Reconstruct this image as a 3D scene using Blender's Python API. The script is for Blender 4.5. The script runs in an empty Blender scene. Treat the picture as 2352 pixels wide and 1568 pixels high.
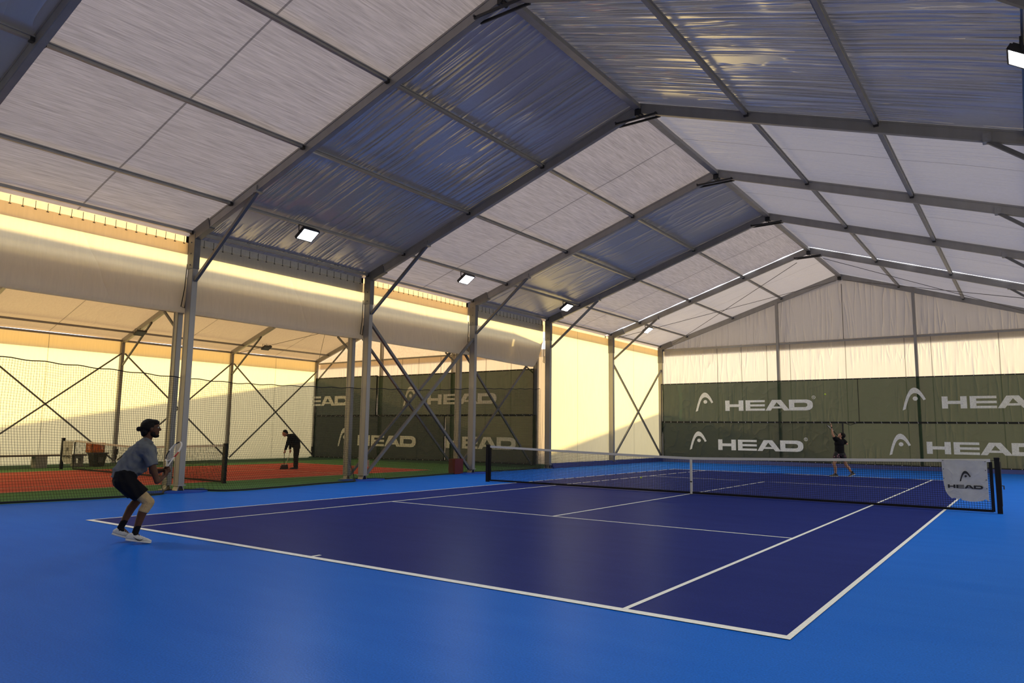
import bpy, bmesh, math, random
from mathutils import Vector, Matrix
random.seed(7)
C = bpy.context.scene.collection
S = bpy.context.scene
PI = math.pi

# ---------------------------------------------------------------- mesh helpers
class MB:
    def __init__(s): s.v = []; s.f = []; s.m = []
    def add(s, vs, fs, mi=0):
        n = len(s.v); s.v += [tuple(v) for v in vs]; s.f += [tuple(i + n for i in f) for f in fs]; s.m += [mi] * len(fs); return s
    def box(s, x0, x1, y0, y1, z0, z1, mi=0):
        vs = [(x, y, z) for z in (z0, z1) for y in (y0, y1) for x in (x0, x1)]
        return s.add(vs, [(0, 2, 3, 1), (4, 5, 7, 6), (0, 1, 5, 4), (2, 6, 7, 3), (0, 4, 6, 2), (1, 3, 7, 5)], mi)
    def beam(s, p0, p1, w, h, up=(0, 0, 1), mi=0):
        p0, p1 = Vector(p0), Vector(p1); d = (p1 - p0).normalized(); u = Vector(up)
        if abs(d.dot(u)) > .98: u = Vector((0, 1, 0))
        a = d.cross(u).normalized(); b = a.cross(d).normalized()
        vs = [p + a * (i * w / 2) + b * (j * h / 2) for p in (p0, p1) for i, j in ((-1, -1), (1, -1), (1, 1), (-1, 1))]
        return s.add(vs, [(3, 2, 1, 0), (4, 5, 6, 7), (0, 1, 5, 4), (1, 2, 6, 5), (2, 3, 7, 6), (3, 0, 4, 7)], mi)
    def tube(s, pts, r, n=8, mi=0, closed=False):
        pts = [Vector(p) for p in pts]; rings = []; L = len(pts)
        for i, p in enumerate(pts):
            if closed: d = pts[(i + 1) % L] - pts[i - 1]
            else: d = pts[min(i + 1, L - 1)] - pts[max(i - 1, 0)]
            d.normalize(); u = Vector((0, 0, 1)) if abs(d.z) < .9 else Vector((1, 0, 0))
            a = d.cross(u).normalized(); b = a.cross(d)
            rr = r[i] if isinstance(r, (list, tuple)) else r
            rings.append([p + (a * math.cos(2 * PI * k / n) + b * math.sin(2 * PI * k / n)) * rr for k in range(n)])
        vs = [q for g in rings for q in g]; fs = []
        for i in range(L if closed else L - 1):
            for k in range(n):
                j = (i + 1) % L
                fs.append((i * n + k, i * n + (k + 1) % n, j * n + (k + 1) % n, j * n + k))
        if not closed: fs += [tuple(range(n))[::-1], tuple((L - 1) * n + k for k in range(n))]
        return s.add(vs, fs, mi)
    def prism(s, poly, thick, M=None, mi=0):
        n = len(poly); M = M or Matrix()
        vs = [M @ Vector((x, y, 0)) for x, y in poly] + [M @ Vector((x, y, thick)) for x, y in poly]
        return s.add(vs, [tuple(range(n))[::-1], tuple(range(n, 2 * n))] + [(i, (i + 1) % n, (i + 1) % n + n, i + n) for i in range(n)], mi)
    def grid(s, fn, nu, nv, mi=0):
        vs = [fn(i / nu, j / nv) for j in range(nv + 1) for i in range(nu + 1)]
        return s.add(vs, [(j * (nu + 1) + i, j * (nu + 1) + i + 1, (j + 1) * (nu + 1) + i + 1, (j + 1) * (nu + 1) + i) for j in range(nv) for i in range(nu)], mi)
    def build(s, name, mats, parent=None, smooth=False, loc=None, bevel=0):
        me = bpy.data.meshes.new(name); L = Vector(loc) if loc else Vector()
        me.from_pydata([tuple(Vector(v) - L) for v in s.v], [], s.f)
        if not isinstance(mats, (list, tuple)): mats = [mats]
        for m in mats: me.materials.append(m)
        for p, i in zip(me.polygons, s.m):
            p.material_index = i
            if smooth: p.use_smooth = True
        o = bpy.data.objects.new(name, me); C.objects.link(o); o.location = L
        if parent:
            o.parent = parent
        if bevel:
            b = o.modifiers.new('b', 'BEVEL'); b.width = bevel; b.segments = 2; b.limit_method = 'ANGLE'
        return o

def thing(name, label, cat, loc=(0, 0, 0), group=None, rz=0):
    o = bpy.data.objects.new(name, None); C.objects.link(o); o.location = loc; o.rotation_euler = (0, 0, rz)
    o.empty_display_size = .2
    o['label'] = label; o['category'] = cat
    if group: o['group'] = group
    return o
def tag(o, label, cat, group=None, kind=None):
    o['label'] = label; o['category'] = cat
    if group: o['group'] = group
    if kind: o['kind'] = kind
    return o
def struct(o, label=None):
    o['kind'] = 'structure'
    if label: o['label'] = label
    return o
def part(mb, name, mats, root, **k):
    """mesh given in world coordinates, parented to an unrotated thing"""
    L = Vector(root.location); P = root.parent
    while P: L += Vector(P.location); P = P.parent
    mb.v = [tuple(Vector(v) - L) for v in mb.v]
    return mb.build(name, mats, root, **k)

# ---------------------------------------------------------------- materials
def lin(c):
    return tuple(((x / 255) / 12.92 if x / 255 <= .04045 else ((x / 255 + .055) / 1.055) ** 2.4) for x in c)
def newmat(name):
    m = bpy.data.materials.new(name); m.use_nodes = True; nt = m.node_tree; nt.nodes.clear()
    return m, nt, nt.nodes.new('ShaderNodeOutputMaterial')
def N(nt, t, **k):
    n = nt.nodes.new(t)
    for a, b in k.items():
        if a.startswith('i_'): n.inputs[int(a[2:])].default_value = b
        else: setattr(n, a, b)
    return n
def mat(name, col, rough=.6, metal=0, spec=.5, noise=0, nscale=8, bump=0, bscale=60, emit=None, estr=0, stretch=(1, 1, 1)):
    m, nt, out = newmat(name); L = nt.links.new
    b = N(nt, 'ShaderNodeBsdfPrincipled'); b.inputs['Roughness'].default_value = rough; b.inputs['Metallic'].default_value = metal
    b.inputs['Specular IOR Level'].default_value = spec
    b.inputs['Base Color'].default_value = (*col, 1)
    tc = N(nt, 'ShaderNodeTexCoord'); mp = N(nt, 'ShaderNodeMapping'); mp.inputs['Scale'].default_value = stretch; L(tc.outputs['Object'], mp.inputs[0])
    if noise:
        n = N(nt, 'ShaderNodeTexNoise'); n.inputs['Scale'].default_value = nscale; n.inputs['Detail'].default_value = 5; L(mp.outputs[0], n.inputs['Vector'])
        r = N(nt, 'ShaderNodeMapRange'); r.inputs[1].default_value = .3; r.inputs[2].default_value = .7; r.inputs[3].default_value = 1 - noise; r.inputs[4].default_value = 1 + noise
        L(n.outputs[0], r.inputs[0])
        x = N(nt, 'ShaderNodeVectorMath', operation='SCALE'); x.inputs[0].default_value = col; L(r.outputs[0], x.inputs['Scale']); L(x.outputs[0], b.inputs['Base Color'])
    if bump:
        n = N(nt, 'ShaderNodeTexNoise'); n.inputs['Scale'].default_value = bscale; n.inputs['Detail'].default_value = 3; L(mp.outputs[0], n.inputs['Vector'])
        bp = N(nt, 'ShaderNodeBump'); bp.inputs['Strength'].default_value = bump; bp.inputs['Distance'].default_value = .02; L(n.outputs[0], bp.inputs['Height']); L(bp.outputs[0], b.inputs['Normal'])
    if emit: b.inputs['Emission Color'].default_value = (*emit, 1); b.inputs['Emission Strength'].default_value = estr
    L(b.outputs[0], out.inputs[0]); return m

def fabric(name, trans, diff, tmix, gloss=.06, rough=.35, seams=None, axis=0, swidth=.012, weave=(1, 1, 1), wscale=12, wamt=.12,
           folds=None, fstr=.4, fdist=.05, clear=0.0):
    """translucent PVC / mesh sheet: trans colour passes light, diff colour reflects it."""
    m, nt, out = newmat(name); L = nt.links.new
    tc = N(nt, 'ShaderNodeTexCoord'); mp = N(nt, 'ShaderNodeMapping'); mp.inputs['Scale'].default_value = weave; L(tc.outputs['Object'], mp.inputs[0])
    n = N(nt, 'ShaderNodeTexNoise'); n.inputs['Scale'].default_value = wscale; n.inputs['Detail'].default_value = 6; n.inputs['Roughness'].default_value = .65; L(mp.outputs[0], n.inputs['Vector'])
    r = N(nt, 'ShaderNodeMapRange'); r.inputs[1].default_value = .3; r.inputs[2].default_value = .7; r.inputs[3].default_value = 1 - wamt; r.inputs[4].default_value = 1 + wamt; L(n.outputs[0], r.inputs[0])
    fac = r.outputs[0]
    if seams is not None:
        sx = N(nt, 'ShaderNodeSeparateXYZ'); L(tc.outputs['Object'], sx.inputs[0]); prev = None
        for q in seams:
            a = N(nt, 'ShaderNodeMath', operation='SUBTRACT'); L(sx.outputs[axis], a.inputs[0]); a.inputs[1].default_value = q
            b = N(nt, 'ShaderNodeMath', operation='ABSOLUTE'); L(a.outputs[0], b.inputs[0])
            c = N(nt, 'ShaderNodeMath', operation='GREATER_THAN'); L(b.outputs[0], c.inputs[0]); c.inputs[1].default_value = swidth
            if prev:
                d = N(nt, 'ShaderNodeMath', operation='MINIMUM'); L(prev, d.inputs[0]); L(c.outputs[0], d.inputs[1]); prev = d.outputs[0]
            else: prev = c.outputs[0]
        e = N(nt, 'ShaderNodeMapRange'); e.inputs[3].default_value = .42; L(prev, e.inputs[0])
        g = N(nt, 'ShaderNodeMath', operation='MULTIPLY'); L(fac, g.inputs[0]); L(e.outputs[0], g.inputs[1]); fac = g.outputs[0]
    def col(c):
        x = N(nt, 'ShaderNodeVectorMath', operation='SCALE'); x.inputs[0].default_value = c; L(fac, x.inputs['Scale']); return x.outputs[0]
    D = N(nt, 'ShaderNodeBsdfDiffuse'); L(col(diff), D.inputs[0])
    T = N(nt, 'ShaderNodeBsdfTranslucent'); L(col(trans), T.inputs[0])
    M = N(nt, 'ShaderNodeMixShader'); M.inputs[0].default_value = tmix; L(D.outputs[0], M.inputs[1]); L(T.outputs[0], M.inputs[2])
    G = N(nt, 'ShaderNodeBsdfGlossy'); G.inputs['Roughness'].default_value = rough; G.inputs[0].default_value = (1, 1, 1, 1)
    M2 = N(nt, 'ShaderNodeMixShader'); M2.inputs[0].default_value = gloss; L(M.outputs[0], M2.inputs[1]); L(G.outputs[0], M2.inputs[2])
    if folds:
        mf = N(nt, 'ShaderNodeMapping'); mf.inputs['Scale'].default_value = folds; L(tc.outputs['Object'], mf.inputs[0])
        fn = N(nt, 'ShaderNodeTexNoise'); fn.inputs['Scale'].default_value = 1; fn.inputs['Detail'].default_value = 1.5; fn.inputs['Distortion'].default_value = .1; L(mf.outputs[0], fn.inputs['Vector'])
        # modulate where the folds appear
        n2 = N(nt, 'ShaderNodeTexNoise'); n2.inputs['Scale'].default_value = .55; L(tc.outputs['Object'], n2.inputs['Vector'])
        r2 = N(nt, 'ShaderNodeMapRange'); r2.inputs[1].default_value = .35; r2.inputs[2].default_value = .65; L(n2.outputs[0], r2.inputs[0])
        q1 = N(nt, 'ShaderNodeMath', operation='MULTIPLY_ADD'); L(fn.outputs[0], q1.inputs[0]); q1.inputs[1].default_value = 2; q1.inputs[2].default_value = -1
        q2 = N(nt, 'ShaderNodeMath', operation='ABSOLUTE'); L(q1.outputs[0], q2.inputs[0])
        q3 = N(nt, 'ShaderNodeMath', operation='SUBTRACT'); q3.inputs[0].default_value = 1; L(q2.outputs[0], q3.inputs[1])
        q4 = N(nt, 'ShaderNodeMath', operation='POWER'); L(q3.outputs[0], q4.inputs[0]); q4.inputs[1].default_value = 9
        ml = N(nt, 'ShaderNodeMath', operation='MULTIPLY'); L(q4.outputs[0], ml.inputs[0]); L(r2.outputs[0], ml.inputs[1])
        bp = N(nt, 'ShaderNodeBump'); bp.inputs['Strength'].default_value = fstr; bp.inputs['Distance'].default_value = fdist; L(ml.outputs[0], bp.inputs['Height'])
        for q in (D, T, G): L(bp.outputs[0], q.inputs['Normal'])
    last = M2.outputs[0]
    if clear:
        X = N(nt, 'ShaderNodeBsdfTransparent'); M3 = N(nt, 'ShaderNodeMixShader'); M3.inputs[0].default_value = clear; L(last, M3.inputs[1]); L(X.outputs[0], M3.inputs[2]); last = M3.outputs[0]
    L(last, out.inputs[0]); return m

ALU = mat('aluminium', (.30, .29, .28), .42, .3, noise=.08, nscale=4, stretch=(1, 1, .2))
ALUD = mat('aluminium_dull', (.15, .15, .155), .5, .3, noise=.1, nscale=5)
STEEL = mat('galvanised_steel', (.3, .295, .29), .45, .5, noise=.12, nscale=9)
DARKM = mat('dark_metal', (.02, .02, .022), .5)
BLACK = mat('black_paint', (.012, .012, .014), .45, spec=.12)
CORD = mat('black_cord', (.012, .014, .013), .8)
NETM = mat('net_thread', (.012, .012, .014), .8)
DIVN = mat('divider_net_thread', (.02, .03, .022), .8)
WTAPE = mat('white_tape', (.62, .62, .62), .8, bump=.3, bscale=30, stretch=(2, 2, 8))
CABLE = mat('steel_cable', (.10, .09, .085), .5, .5)

# fabrics
WALLF = fabric('pvc_wall', (.88, .76, .42), (.62, .58, .5), .62, .04, .4, seams=[0.0], axis=1, weave=(6, 6, .5), wscale=3, wamt=.05, folds=(3, 3, .25), fstr=.25, fdist=.03)
GABF = fabric('pvc_gable', (.68, .60, .47), (.66, .62, .56), .62, .04, .4, seams=[-6.39, -5.1, -3.8, -2.65, -.07, 2.46, 3.53, 6.09], axis=0, swidth=.018,
              weave=(6, 6, .5), wscale=3, wamt=.04, folds=(3.2, 3, .3), fstr=.55, fdist=.05)
AGABF = fabric('pvc_annex_gable', (.80, .62, .42), (.62, .58, .5), .62, .04, .4, seams=[-21.9, -20.6, -18.1, -17.0, -15.6, -12.9, -11.5], axis=0, swidth=.018, weave=(6, 6, .5), wscale=3, wamt=.05, folds=(3, 3, .3), fstr=.3)
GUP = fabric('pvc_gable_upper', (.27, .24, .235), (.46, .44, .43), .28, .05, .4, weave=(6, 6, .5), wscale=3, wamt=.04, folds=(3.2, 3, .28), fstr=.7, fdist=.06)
ROOFB = fabric('pvc_roof_bright', (.30, .27, .285), (.44, .42, .45), .22, .05, .38, seams=[0.0], axis=1, swidth=.02, weave=(9, .35, 9), wscale=4, wamt=.30)
ROOFR = fabric('pvc_roof_right', (.39, .36, .37), (.48, .46, .48), .27, .09, .33, seams=[0.0], axis=1, swidth=.012, weave=(.4, 9, 9), wscale=4, wamt=.07, folds=(.4, 4, 1), fstr=.6, fdist=.05)
ROOFD = fabric('pvc_roof_blockout', (.10, .10, .12), (.23, .25, .35), .08, .24, .24, weave=(.5, 8, 8), wscale=4, wamt=.05, folds=(.11, 4.2, .4), fstr=1, fdist=.07)
ROOFD2 = fabric('pvc_roof_blockout_smooth', (.10, .10, .12), (.23, .25, .35), .08, .22, .3, weave=(.5, 8, 8), wscale=4, wamt=.04, seams=[0.0], axis=1, swidth=.01, folds=(.3, 2.5, 1), fstr=.3, fdist=.06)
ROOFDR = fabric('pvc_roof_creased', (.24, .24, .28), (.26, .27, .36), .16, .40, .22, weave=(.5, 8, 8), wscale=4, wamt=.05, folds=(.13, 4.5, .4), fstr=1.0, fdist=.28)
AROOF = fabric('pvc_annex_roof', (.36, .25, .14), (.46, .39, .29), .35, .04, .4, seams=[0.0], axis=1, swidth=.015, weave=(.5, 6, 6), wscale=4, wamt=.06, folds=(.8, 2.4, 1), fstr=.3, fdist=.05)
DRAPE = fabric('pvc_side_curtain', (.86, .74, .46), (.64, .61, .56), .55, .05, .4, weave=(6, 5, .5), wscale=3, wamt=.05, folds=(2, 1.2, .6), fstr=.25, fdist=.04)
VALD = fabric('pvc_valance_blockout', (.10, .10, .11), (.3, .3, .32), .1)
VALB = fabric('pvc_valance', (.78, .58, .36), (.6, .56, .5), .55)
BANM = fabric('banner_mesh', (.032, .075, .035), (.020, .032, .022), .35, .015, .5, weave=(8, 1, 8), wscale=5, wamt=.12, folds=(1.0, 1, 1.2), fstr=.7, fdist=.08, clear=.06)
BANM2 = fabric('banner_mesh_dense', (.03, .06, .03), (.018, .026, .02), .3, .015, .5, weave=(8, 1, 8), wscale=5, wamt=.15, folds=(1.3, 1, 1.3), fstr=.8, fdist=.09, clear=.035)
BANP = fabric('banner_print', (.25, .26, .22), (.88, .90, .88), .16, .02, .5, wscale=20, wamt=.2, clear=.02)
SIGNF = fabric('sign_cloth', (.3, .3, .3), (.50, .51, .53), .15, .04, .5, wscale=7, wamt=.08, folds=(4, 4, 4), fstr=.25, fdist=.02)
SIGNI = mat('sign_print', (.01, .01, .012), .6)

def floormat(name, col, var, rough=.34, spec=.12, sc=1.2, streak=(1, 1, 1)):
    m, nt, out = newmat(name); L = nt.links.new
    b = N(nt, 'ShaderNodeBsdfPrincipled'); b.inputs['Roughness'].default_value = rough; b.inputs['Specular IOR Level'].default_value = spec
    tc = N(nt, 'ShaderNodeTexCoord'); mp = N(nt, 'ShaderNodeMapping'); mp.inputs['Scale'].default_value = streak; mp.inputs['Rotation'].default_value = (0, 0, .5); L(tc.outputs['Object'], mp.inputs[0])
    n = N(nt, 'ShaderNodeTexNoise'); n.inputs['Scale'].default_value = sc; n.inputs['Detail'].default_value = 7; n.inputs['Roughness'].default_value = .7; L(mp.outputs[0], n.inputs['Vector'])
    n3 = N(nt, 'ShaderNodeTexNoise'); n3.inputs['Scale'].default_value = 70; n3.inputs['Detail'].default_value = 3; L(tc.outputs['Object'], n3.inputs['Vector'])
    cr = N(nt, 'ShaderNodeMix', data_type='RGBA'); r = N(nt, 'ShaderNodeMapRange'); r.inputs[1].default_value = .35; r.inputs[2].default_value = .68; L(n.outputs[0], r.inputs[0]); L(r.outputs[0], cr.inputs[0])
    cr.inputs[6].default_value = (*col, 1); cr.inputs[7].default_value = (*var, 1)
    r3 = N(nt, 'ShaderNodeMapRange'); r3.inputs[1].default_value = .3; r3.inputs[2].default_value = .7; r3.inputs[3].default_value = .84; r3.inputs[4].default_value = 1.16; L(n3.outputs[0], r3.inputs[0])
    x = N(nt, 'ShaderNodeVectorMath', operation='SCALE'); L(cr.outputs[2], x.inputs[0]); L(r3.outputs[0], x.inputs['Scale']); L(x.outputs[0], b.inputs['Base Color'])
    rr = N(nt, 'ShaderNodeMapRange'); rr.inputs[3].default_value = rough - .06; rr.inputs[4].default_value = rough + .1; L(n.outputs[0], rr.inputs[0]); L(rr.outputs[0], b.inputs['Roughness'])
    bp = N(nt, 'ShaderNodeBump'); bp.inputs['Strength'].default_value = .25; bp.inputs['Distance'].default_value = .004; L(n3.outputs[0], bp.inputs['Height']); L(bp.outputs[0], b.inputs['Normal'])
    b.inputs['Specular IOR Level'].default_value = 0; b.inputs['IOR'].default_value = 1.0
    gl = N(nt, 'ShaderNodeBsdfGlossy'); gl.inputs['Roughness'].default_value = rough; L(bp.outputs[0], gl.inputs['Normal'])
    mx = N(nt, 'ShaderNodeMixShader'); mx.inputs[0].default_value = spec * .42; L(b.outputs[0], mx.inputs[1]); L(gl.outputs[0], mx.inputs[2])
    L(mx.outputs[0], out.inputs[0]); return m
FBLUE = floormat('acrylic_blue', (.008, .135, .62), (.016, .155, .66), streak=(.5, 2, 1))
FNAVY = floormat('acrylic_navy', (.008, .022, .17), (.013, .028, .19), streak=(.5, 2, 1))
FGREEN = floormat('carpet_green', (.050, .19, .050), (.07, .22, .06), .8, .2, 2)
FDGREEN = floormat('carpet_dark_green', (.003, .055, .022), (.004, .06, .026), .85, .2, 2)
FRED = floormat('carpet_red', (.50, .062, .040), (.58, .09, .055), .8, .2, 1, (1.2, .4, 1))
FPAD = floormat('blue_footing', (.01, .07, .42), (.014, .08, .45), .6)
FCURB = floormat('curb_navy', (.004, .022, .19), (.005, .028, .22), .7, .2)
FLINE = mat('line_white', (.92, .93, .89), .6, noise=.06, nscale=30)
FLINE2 = mat('line_annex', (.62, .50, .36), .8, noise=.1, nscale=20)
SAND = mat('outside_ground', (.42, .38, .32), .9, noise=.15, nscale=2)

# ---------------------------------------------------------------- camera
cam = bpy.data.cameras.new('camera'); co = bpy.data.objects.new('camera', cam); C.objects.link(co)
r_ = Vector((0.8143, 0.5804, 0.0122)); u_ = Vector((0.0617, -0.1074, 0.9923)); f_ = Vector((-0.5772, 0.8073, 0.1232))
r_ = (r_ - f_ * r_.dot(f_)).normalized(); f_.normalize(); u_ = r_.cross(f_)
co.matrix_world = Matrix((( r_.x, u_.x, -f_.x, 7.0366), (r_.y, u_.y, -f_.y, -5.7471), (r_.z, u_.z, -f_.z, 1.5052), (0, 0, 0, 1)))
cam.sensor_width = 36; cam.lens = 1664.01 / 2352 * 36; cam.clip_start = .05; cam.clip_end = 400
S.camera = co

# ---------------------------------------------------------------- layout constants
XL, XR, XC = -9.35, 8.99, -.18           # inner column faces, ridge
YE = [-7.0, -1.35, 3.86, 9.68, 14.9, 20.01, 25.7, 31.5]     # frame position at left eave
YR = [-7.0, -1.35, 3.95, 9.47, 14.76, 19.95, 25.78, 31.8]   # at the ridge
YT = [-7.0, -1.35, 3.92, 9.61, 14.84, 20.0, 25.7, 31.6]     # at the right eave
SL = .328; ZE = 6.1
ORD = ['nearest the camera end', 'second from the camera end', 'third from the camera end', 'fourth from the camera end', 'fourth from the far gable', 'third from the far gable', 'second from the far gable', 'closing the far gable']
BAYN = ['behind the camera', 'at the top left of the view', 'beyond the nearest full frame', 'third from the far end at mid hall', 'second from... ', '', '']
def zb(x):                                # rafter underside
    return ZE + SL * ((x - XL) if x <= XC else (XR - x))
def yf(i, x):
    if x <= XC: t = (x - XL) / (XC - XL); return YE[i] + (YR[i] - YE[i]) * t
    t = (x - XC) / (XR - XC); return YR[i] + (YT[i] - YR[i]) * t
RD = .24; RW = .125; TOP = .27

# ---------------------------------------------------------------- floors
def flat(polys, name, mats, z0=0):
    mb = MB()
    for poly, mi, z in polys: mb.add([(x, y, z0 + z) for x, y in poly], [tuple(range(len(poly)))], mi)
    return mb.build(name, mats)
def rect(x0, y0, x1, y1): return [(x0, y0), (x1, y0), (x1, y1), (x0, y1)]
edge = [(-9.1, -7.2), (-9.16, .1), (-9.03, .81), (-8.89, 1.56), (-8.83, 2.43), (-8.9, 3.1), (-9.2, 3.55), (-9.2, 4.2), (-8.7, 4.6), (-8.6, 5.03), (-8.71, 6.25), (-8.96, 7.73), (-9.01, 8.88), (-9.2, 9.4), (-9.22, 10.0), (-9.16, 10.4), (-9.29, 11.73), (-9.5, 13.5), (-9.45, 14.5), (-9.5, 16.4), (-9.5, 20.2)]
blue = edge + [(-9.5, 31.7), (9.3, 31.9), (9.3, -7.2)]
ps = [(blue, 0, 0), (rect(-5.485, 0, 5.485, 23.77), 1, .003)]
w = .05; zl = .006
def line(x0, y0, x1, y1, k=2): ps.append((rect(x0, y0, x1, y1), k, zl))
LX, LS = -5.485, -4.085
line(-5.485, 0, 5.485, .10); line(-5.485, 23.67, 5.485, 23.77)
line(LX, .1, LX + w, 23.67); line(5.485 - w, .1, 5.485, 23.67)
line(LS - .03, .1, LS + .02, 23.67); line(4.065, .1, 4.115, 23.67)
line(LS + .02, 5.485, 4.065, 5.535); line(LS + .02, 18.235, 4.065, 18.285)
line(-.095, 5.535, -.045, 18.235); line(-.045, .1, .005, .22); line(-.045, 23.55, .005, 23.67)
struct(flat(ps, 'floor', [FBLUE, FNAVY, FLINE]), 'blue and navy acrylic court floor with white lines')
gr = [(-21.6, -7.2)] + edge + [(-9.5, 20.3), (-21.6, 20.3)]
pa = [(gr, 0, 0), (rect(-24.6, -7.2, -21.6, 20.3), 1, 0), (rect(-19.8, -3.2, -11.75, 15.4), 2, .003)]
def line2(x0, y0, x1, y1): pa.append((rect(x0, y0, x1, y1), 3, .006))
line2(-19.8, -3.2, -19.74, 15.4); line2(-11.81, -3.2, -11.75, 15.4); line2(-19.8, 15.34, -11.75, 15.4)
line2(-19.74, 1.0, -11.81, 1.05); line2(-19.74, 11.2, -11.81, 11.25); line2(-15.8, 1.05, -15.75, 11.2); line2(-13.1, -3.2, -13.05, 15.34); line2(-18.5, -3.2, -18.45, 15.34)
struct(flat(pa, 'floor_annex', [FGREEN, FDGREEN, FRED, FLINE2]), 'green and red floor of the side hall')
# blue painted footings at the column feet
for i in (1, 2, 3, 4):
    mb = MB(); y = YE[i]
    pts = [(-9.75 + .0, y - .7), (-9.2, y - .62), (-8.95, y - .2), (-8.9, y + .25), (-9.15, y + .62), (-9.7, y + .75)]
    mb.prism(pts, .03); o = mb.build('trim_%d' % (i + 10), FPAD); struct(o)
g = MB(); g.box(-90, 60, -60, 90, -.3, -.06); struct(g.build('ground', SAND))
mb = MB(); mb.add([(-9.75, 20.2, 0), (-9.28, 20.2, 0), (-9.36, 20.2, .19), (-9.75, 20.2, .19), (-9.75, 31.9, 0), (-9.28, 31.2, 0), (-9.36, 31.3, .19), (-9.75, 31.9, .19)],
                 [(0, 1, 2, 3), (1, 5, 6, 2), (2, 6, 7, 3), (4, 7, 6, 5)]); struct(mb.build('trim_1', FCURB))
mb = MB(); mb.add([(-9.36, 31.2, 0), (9.3, 31.2, 0), (9.3, 31.3, .17), (-9.36, 31.3, .19), (-9.4, 31.95, .19), (9.3, 31.95, .17)], [(0, 1, 2, 3), (3, 2, 5, 4)]); struct(mb.build('trim_2', FCURB))
mb = MB(); mb.add([(-24.6, 19.75, 0), (-9.5, 19.75, 0), (-9.5, 19.85, .16), (-24.6, 19.85, .05), (-24.6, 20.35, .05), (-9.5, 20.35, .16)], [(0, 1, 2, 3), (3, 2, 5, 4)]); struct(mb.build('trim_3', FDGREEN))

# ---------------------------------------------------------------- portal frames of the main hall
FL = ['aluminium tent frame behind the camera end of the hall', 'aluminium tent frame cut by the top left corner', 'aluminium tent frame whose left column stands behind the crouching player',
      'aluminium tent frame whose left column stands nearest the pale canister', 'aluminium tent frame whose left column stands beside the dark red box',
      'aluminium tent frame at the corner of the side hall end wall', 'aluminium tent frame before the last bay, above the left end of the net', 'aluminium end frame of the far gable wall']
for i in range(8):
    t = thing('tent_frame', FL[i], 'tent frame', (XC, YR[i], 0), 'portal frames of the main hall')
    zf = .2 if i >= 6 else 0
    for sgn, xi, yy in ((-1, XL, YE[i]), (1, XR, YT[i])):
        xa, xb = (xi - .24, xi) if sgn < 0 else (xi, xi + .24)
        m = MB(); m.box(xa, xb, yy - .07, yy + .07, .15 + zf * .3, ZE + .12)
        for q in (xa + .03, xb - .03): m.box(q - .018, q + .018, yy - .075, yy + .075, .15 + zf * .3, ZE + .12)   # keder rails
        part(m, 'column', ALU, t)
        m = MB(); m.box(xa - .02, xb + .02, yy - .15, yy + .15, zf * .9, zf * .9 + .02); m.beam(((xa + xb) / 2, yy - .09, .02), ((xa + xb) / 2, yy - .03, .17), .2, .02); m.beam(((xa + xb) / 2, yy + .09, .02), ((xa + xb) / 2, yy + .03, .17), .2, .02); m.box(xa - .03, xb + .03, yy - .1, yy + .1, .14, .17)
        part(m, 'base_plate', STEEL, t)
        # corner sleeve
        m = MB(); m.box(xa - .012, xb + .012, yy - .082, yy + .082, ZE - .75, ZE + .1)
        d = -sgn; m.beam((xi - d * .1, yy, ZE + .09), (xi + d * .55, yf(i, xi + d * .55), zb(xi + d * .55) + RD / 2), .15, RD + .03)
        for k in range(3): m.tube([(xi - d * .12, yy - .1, ZE - .65 + k * .28), (xi - d * .12, yy + .1, ZE - .65 + k * .28)], .018, 6)
        part(m, 'corner_sleeve', ALUD, t)
        # rafter: box with flange rails
        m = MB(); p0 = Vector((xi - d * .2, yy, ZE - .2 * SL + RD / 2)); p1 = Vector((XC, YR[i], zb(XC) + RD / 2))
        m.beam(p0, p1, RW - .02, RD)
        for k in (-1, 1): m.beam(p0 + Vector((0, 0, k * (RD / 2 - .02))), p1 + Vector((0, 0, k * (RD / 2 - .02))), RW, .04)
        part(m, 'rafter', ALU, t)
        # knee brace tube
        if i < 7:
            xt = xi + d * 2.3; m = MB(); p0 = Vector((xi + d * .02, yy, 5.06)); p1 = Vector((xt, yf(i, xt), zb(xt) + .02)); m.beam(p0, p1, .075, .075)
            part(m, 'knee_brace', ALUD, t)
            m = MB(); m.box(xt - .07, xt + .07, yf(i, xt) - .085, yf(i, xt) + .085, zb(xt) - .02, zb(xt) + .14); part(m, 'bracket', STEEL, t)
    if i < 7:
        m = MB(); y = YR[i] - .1; z = zb(XC) - .16
        m.beam((XC - .58, y, z), (XC + .5, y, z + .01), .03, .05); m.beam((XC - .58, YR[i] + .1, z), (XC + .5, YR[i] + .1, z + .01), .03, .05)
        m.tube([(XC - .56, y - .04, z + .02), (XC - .56, y + .24, z + .02)], .022); m.tube([(XC + .48, y - .04, z + .02), (XC + .48, y + .24, z + .02)], .022)
        part(m, 'ridge_tie', DARKM, t)
    m = MB(); m.box(XC - .08, XC + .08, YR[i] - .075, YR[i] + .075, zb(XC) - .06, zb(XC) + .16); m.tube([(XC, YR[i] - .1, zb(XC) - .04), (XC, YR[i] + .1, zb(XC) - .04)], .035, 8); part(m, 'ridge_joint', DARKM, t)

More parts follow.
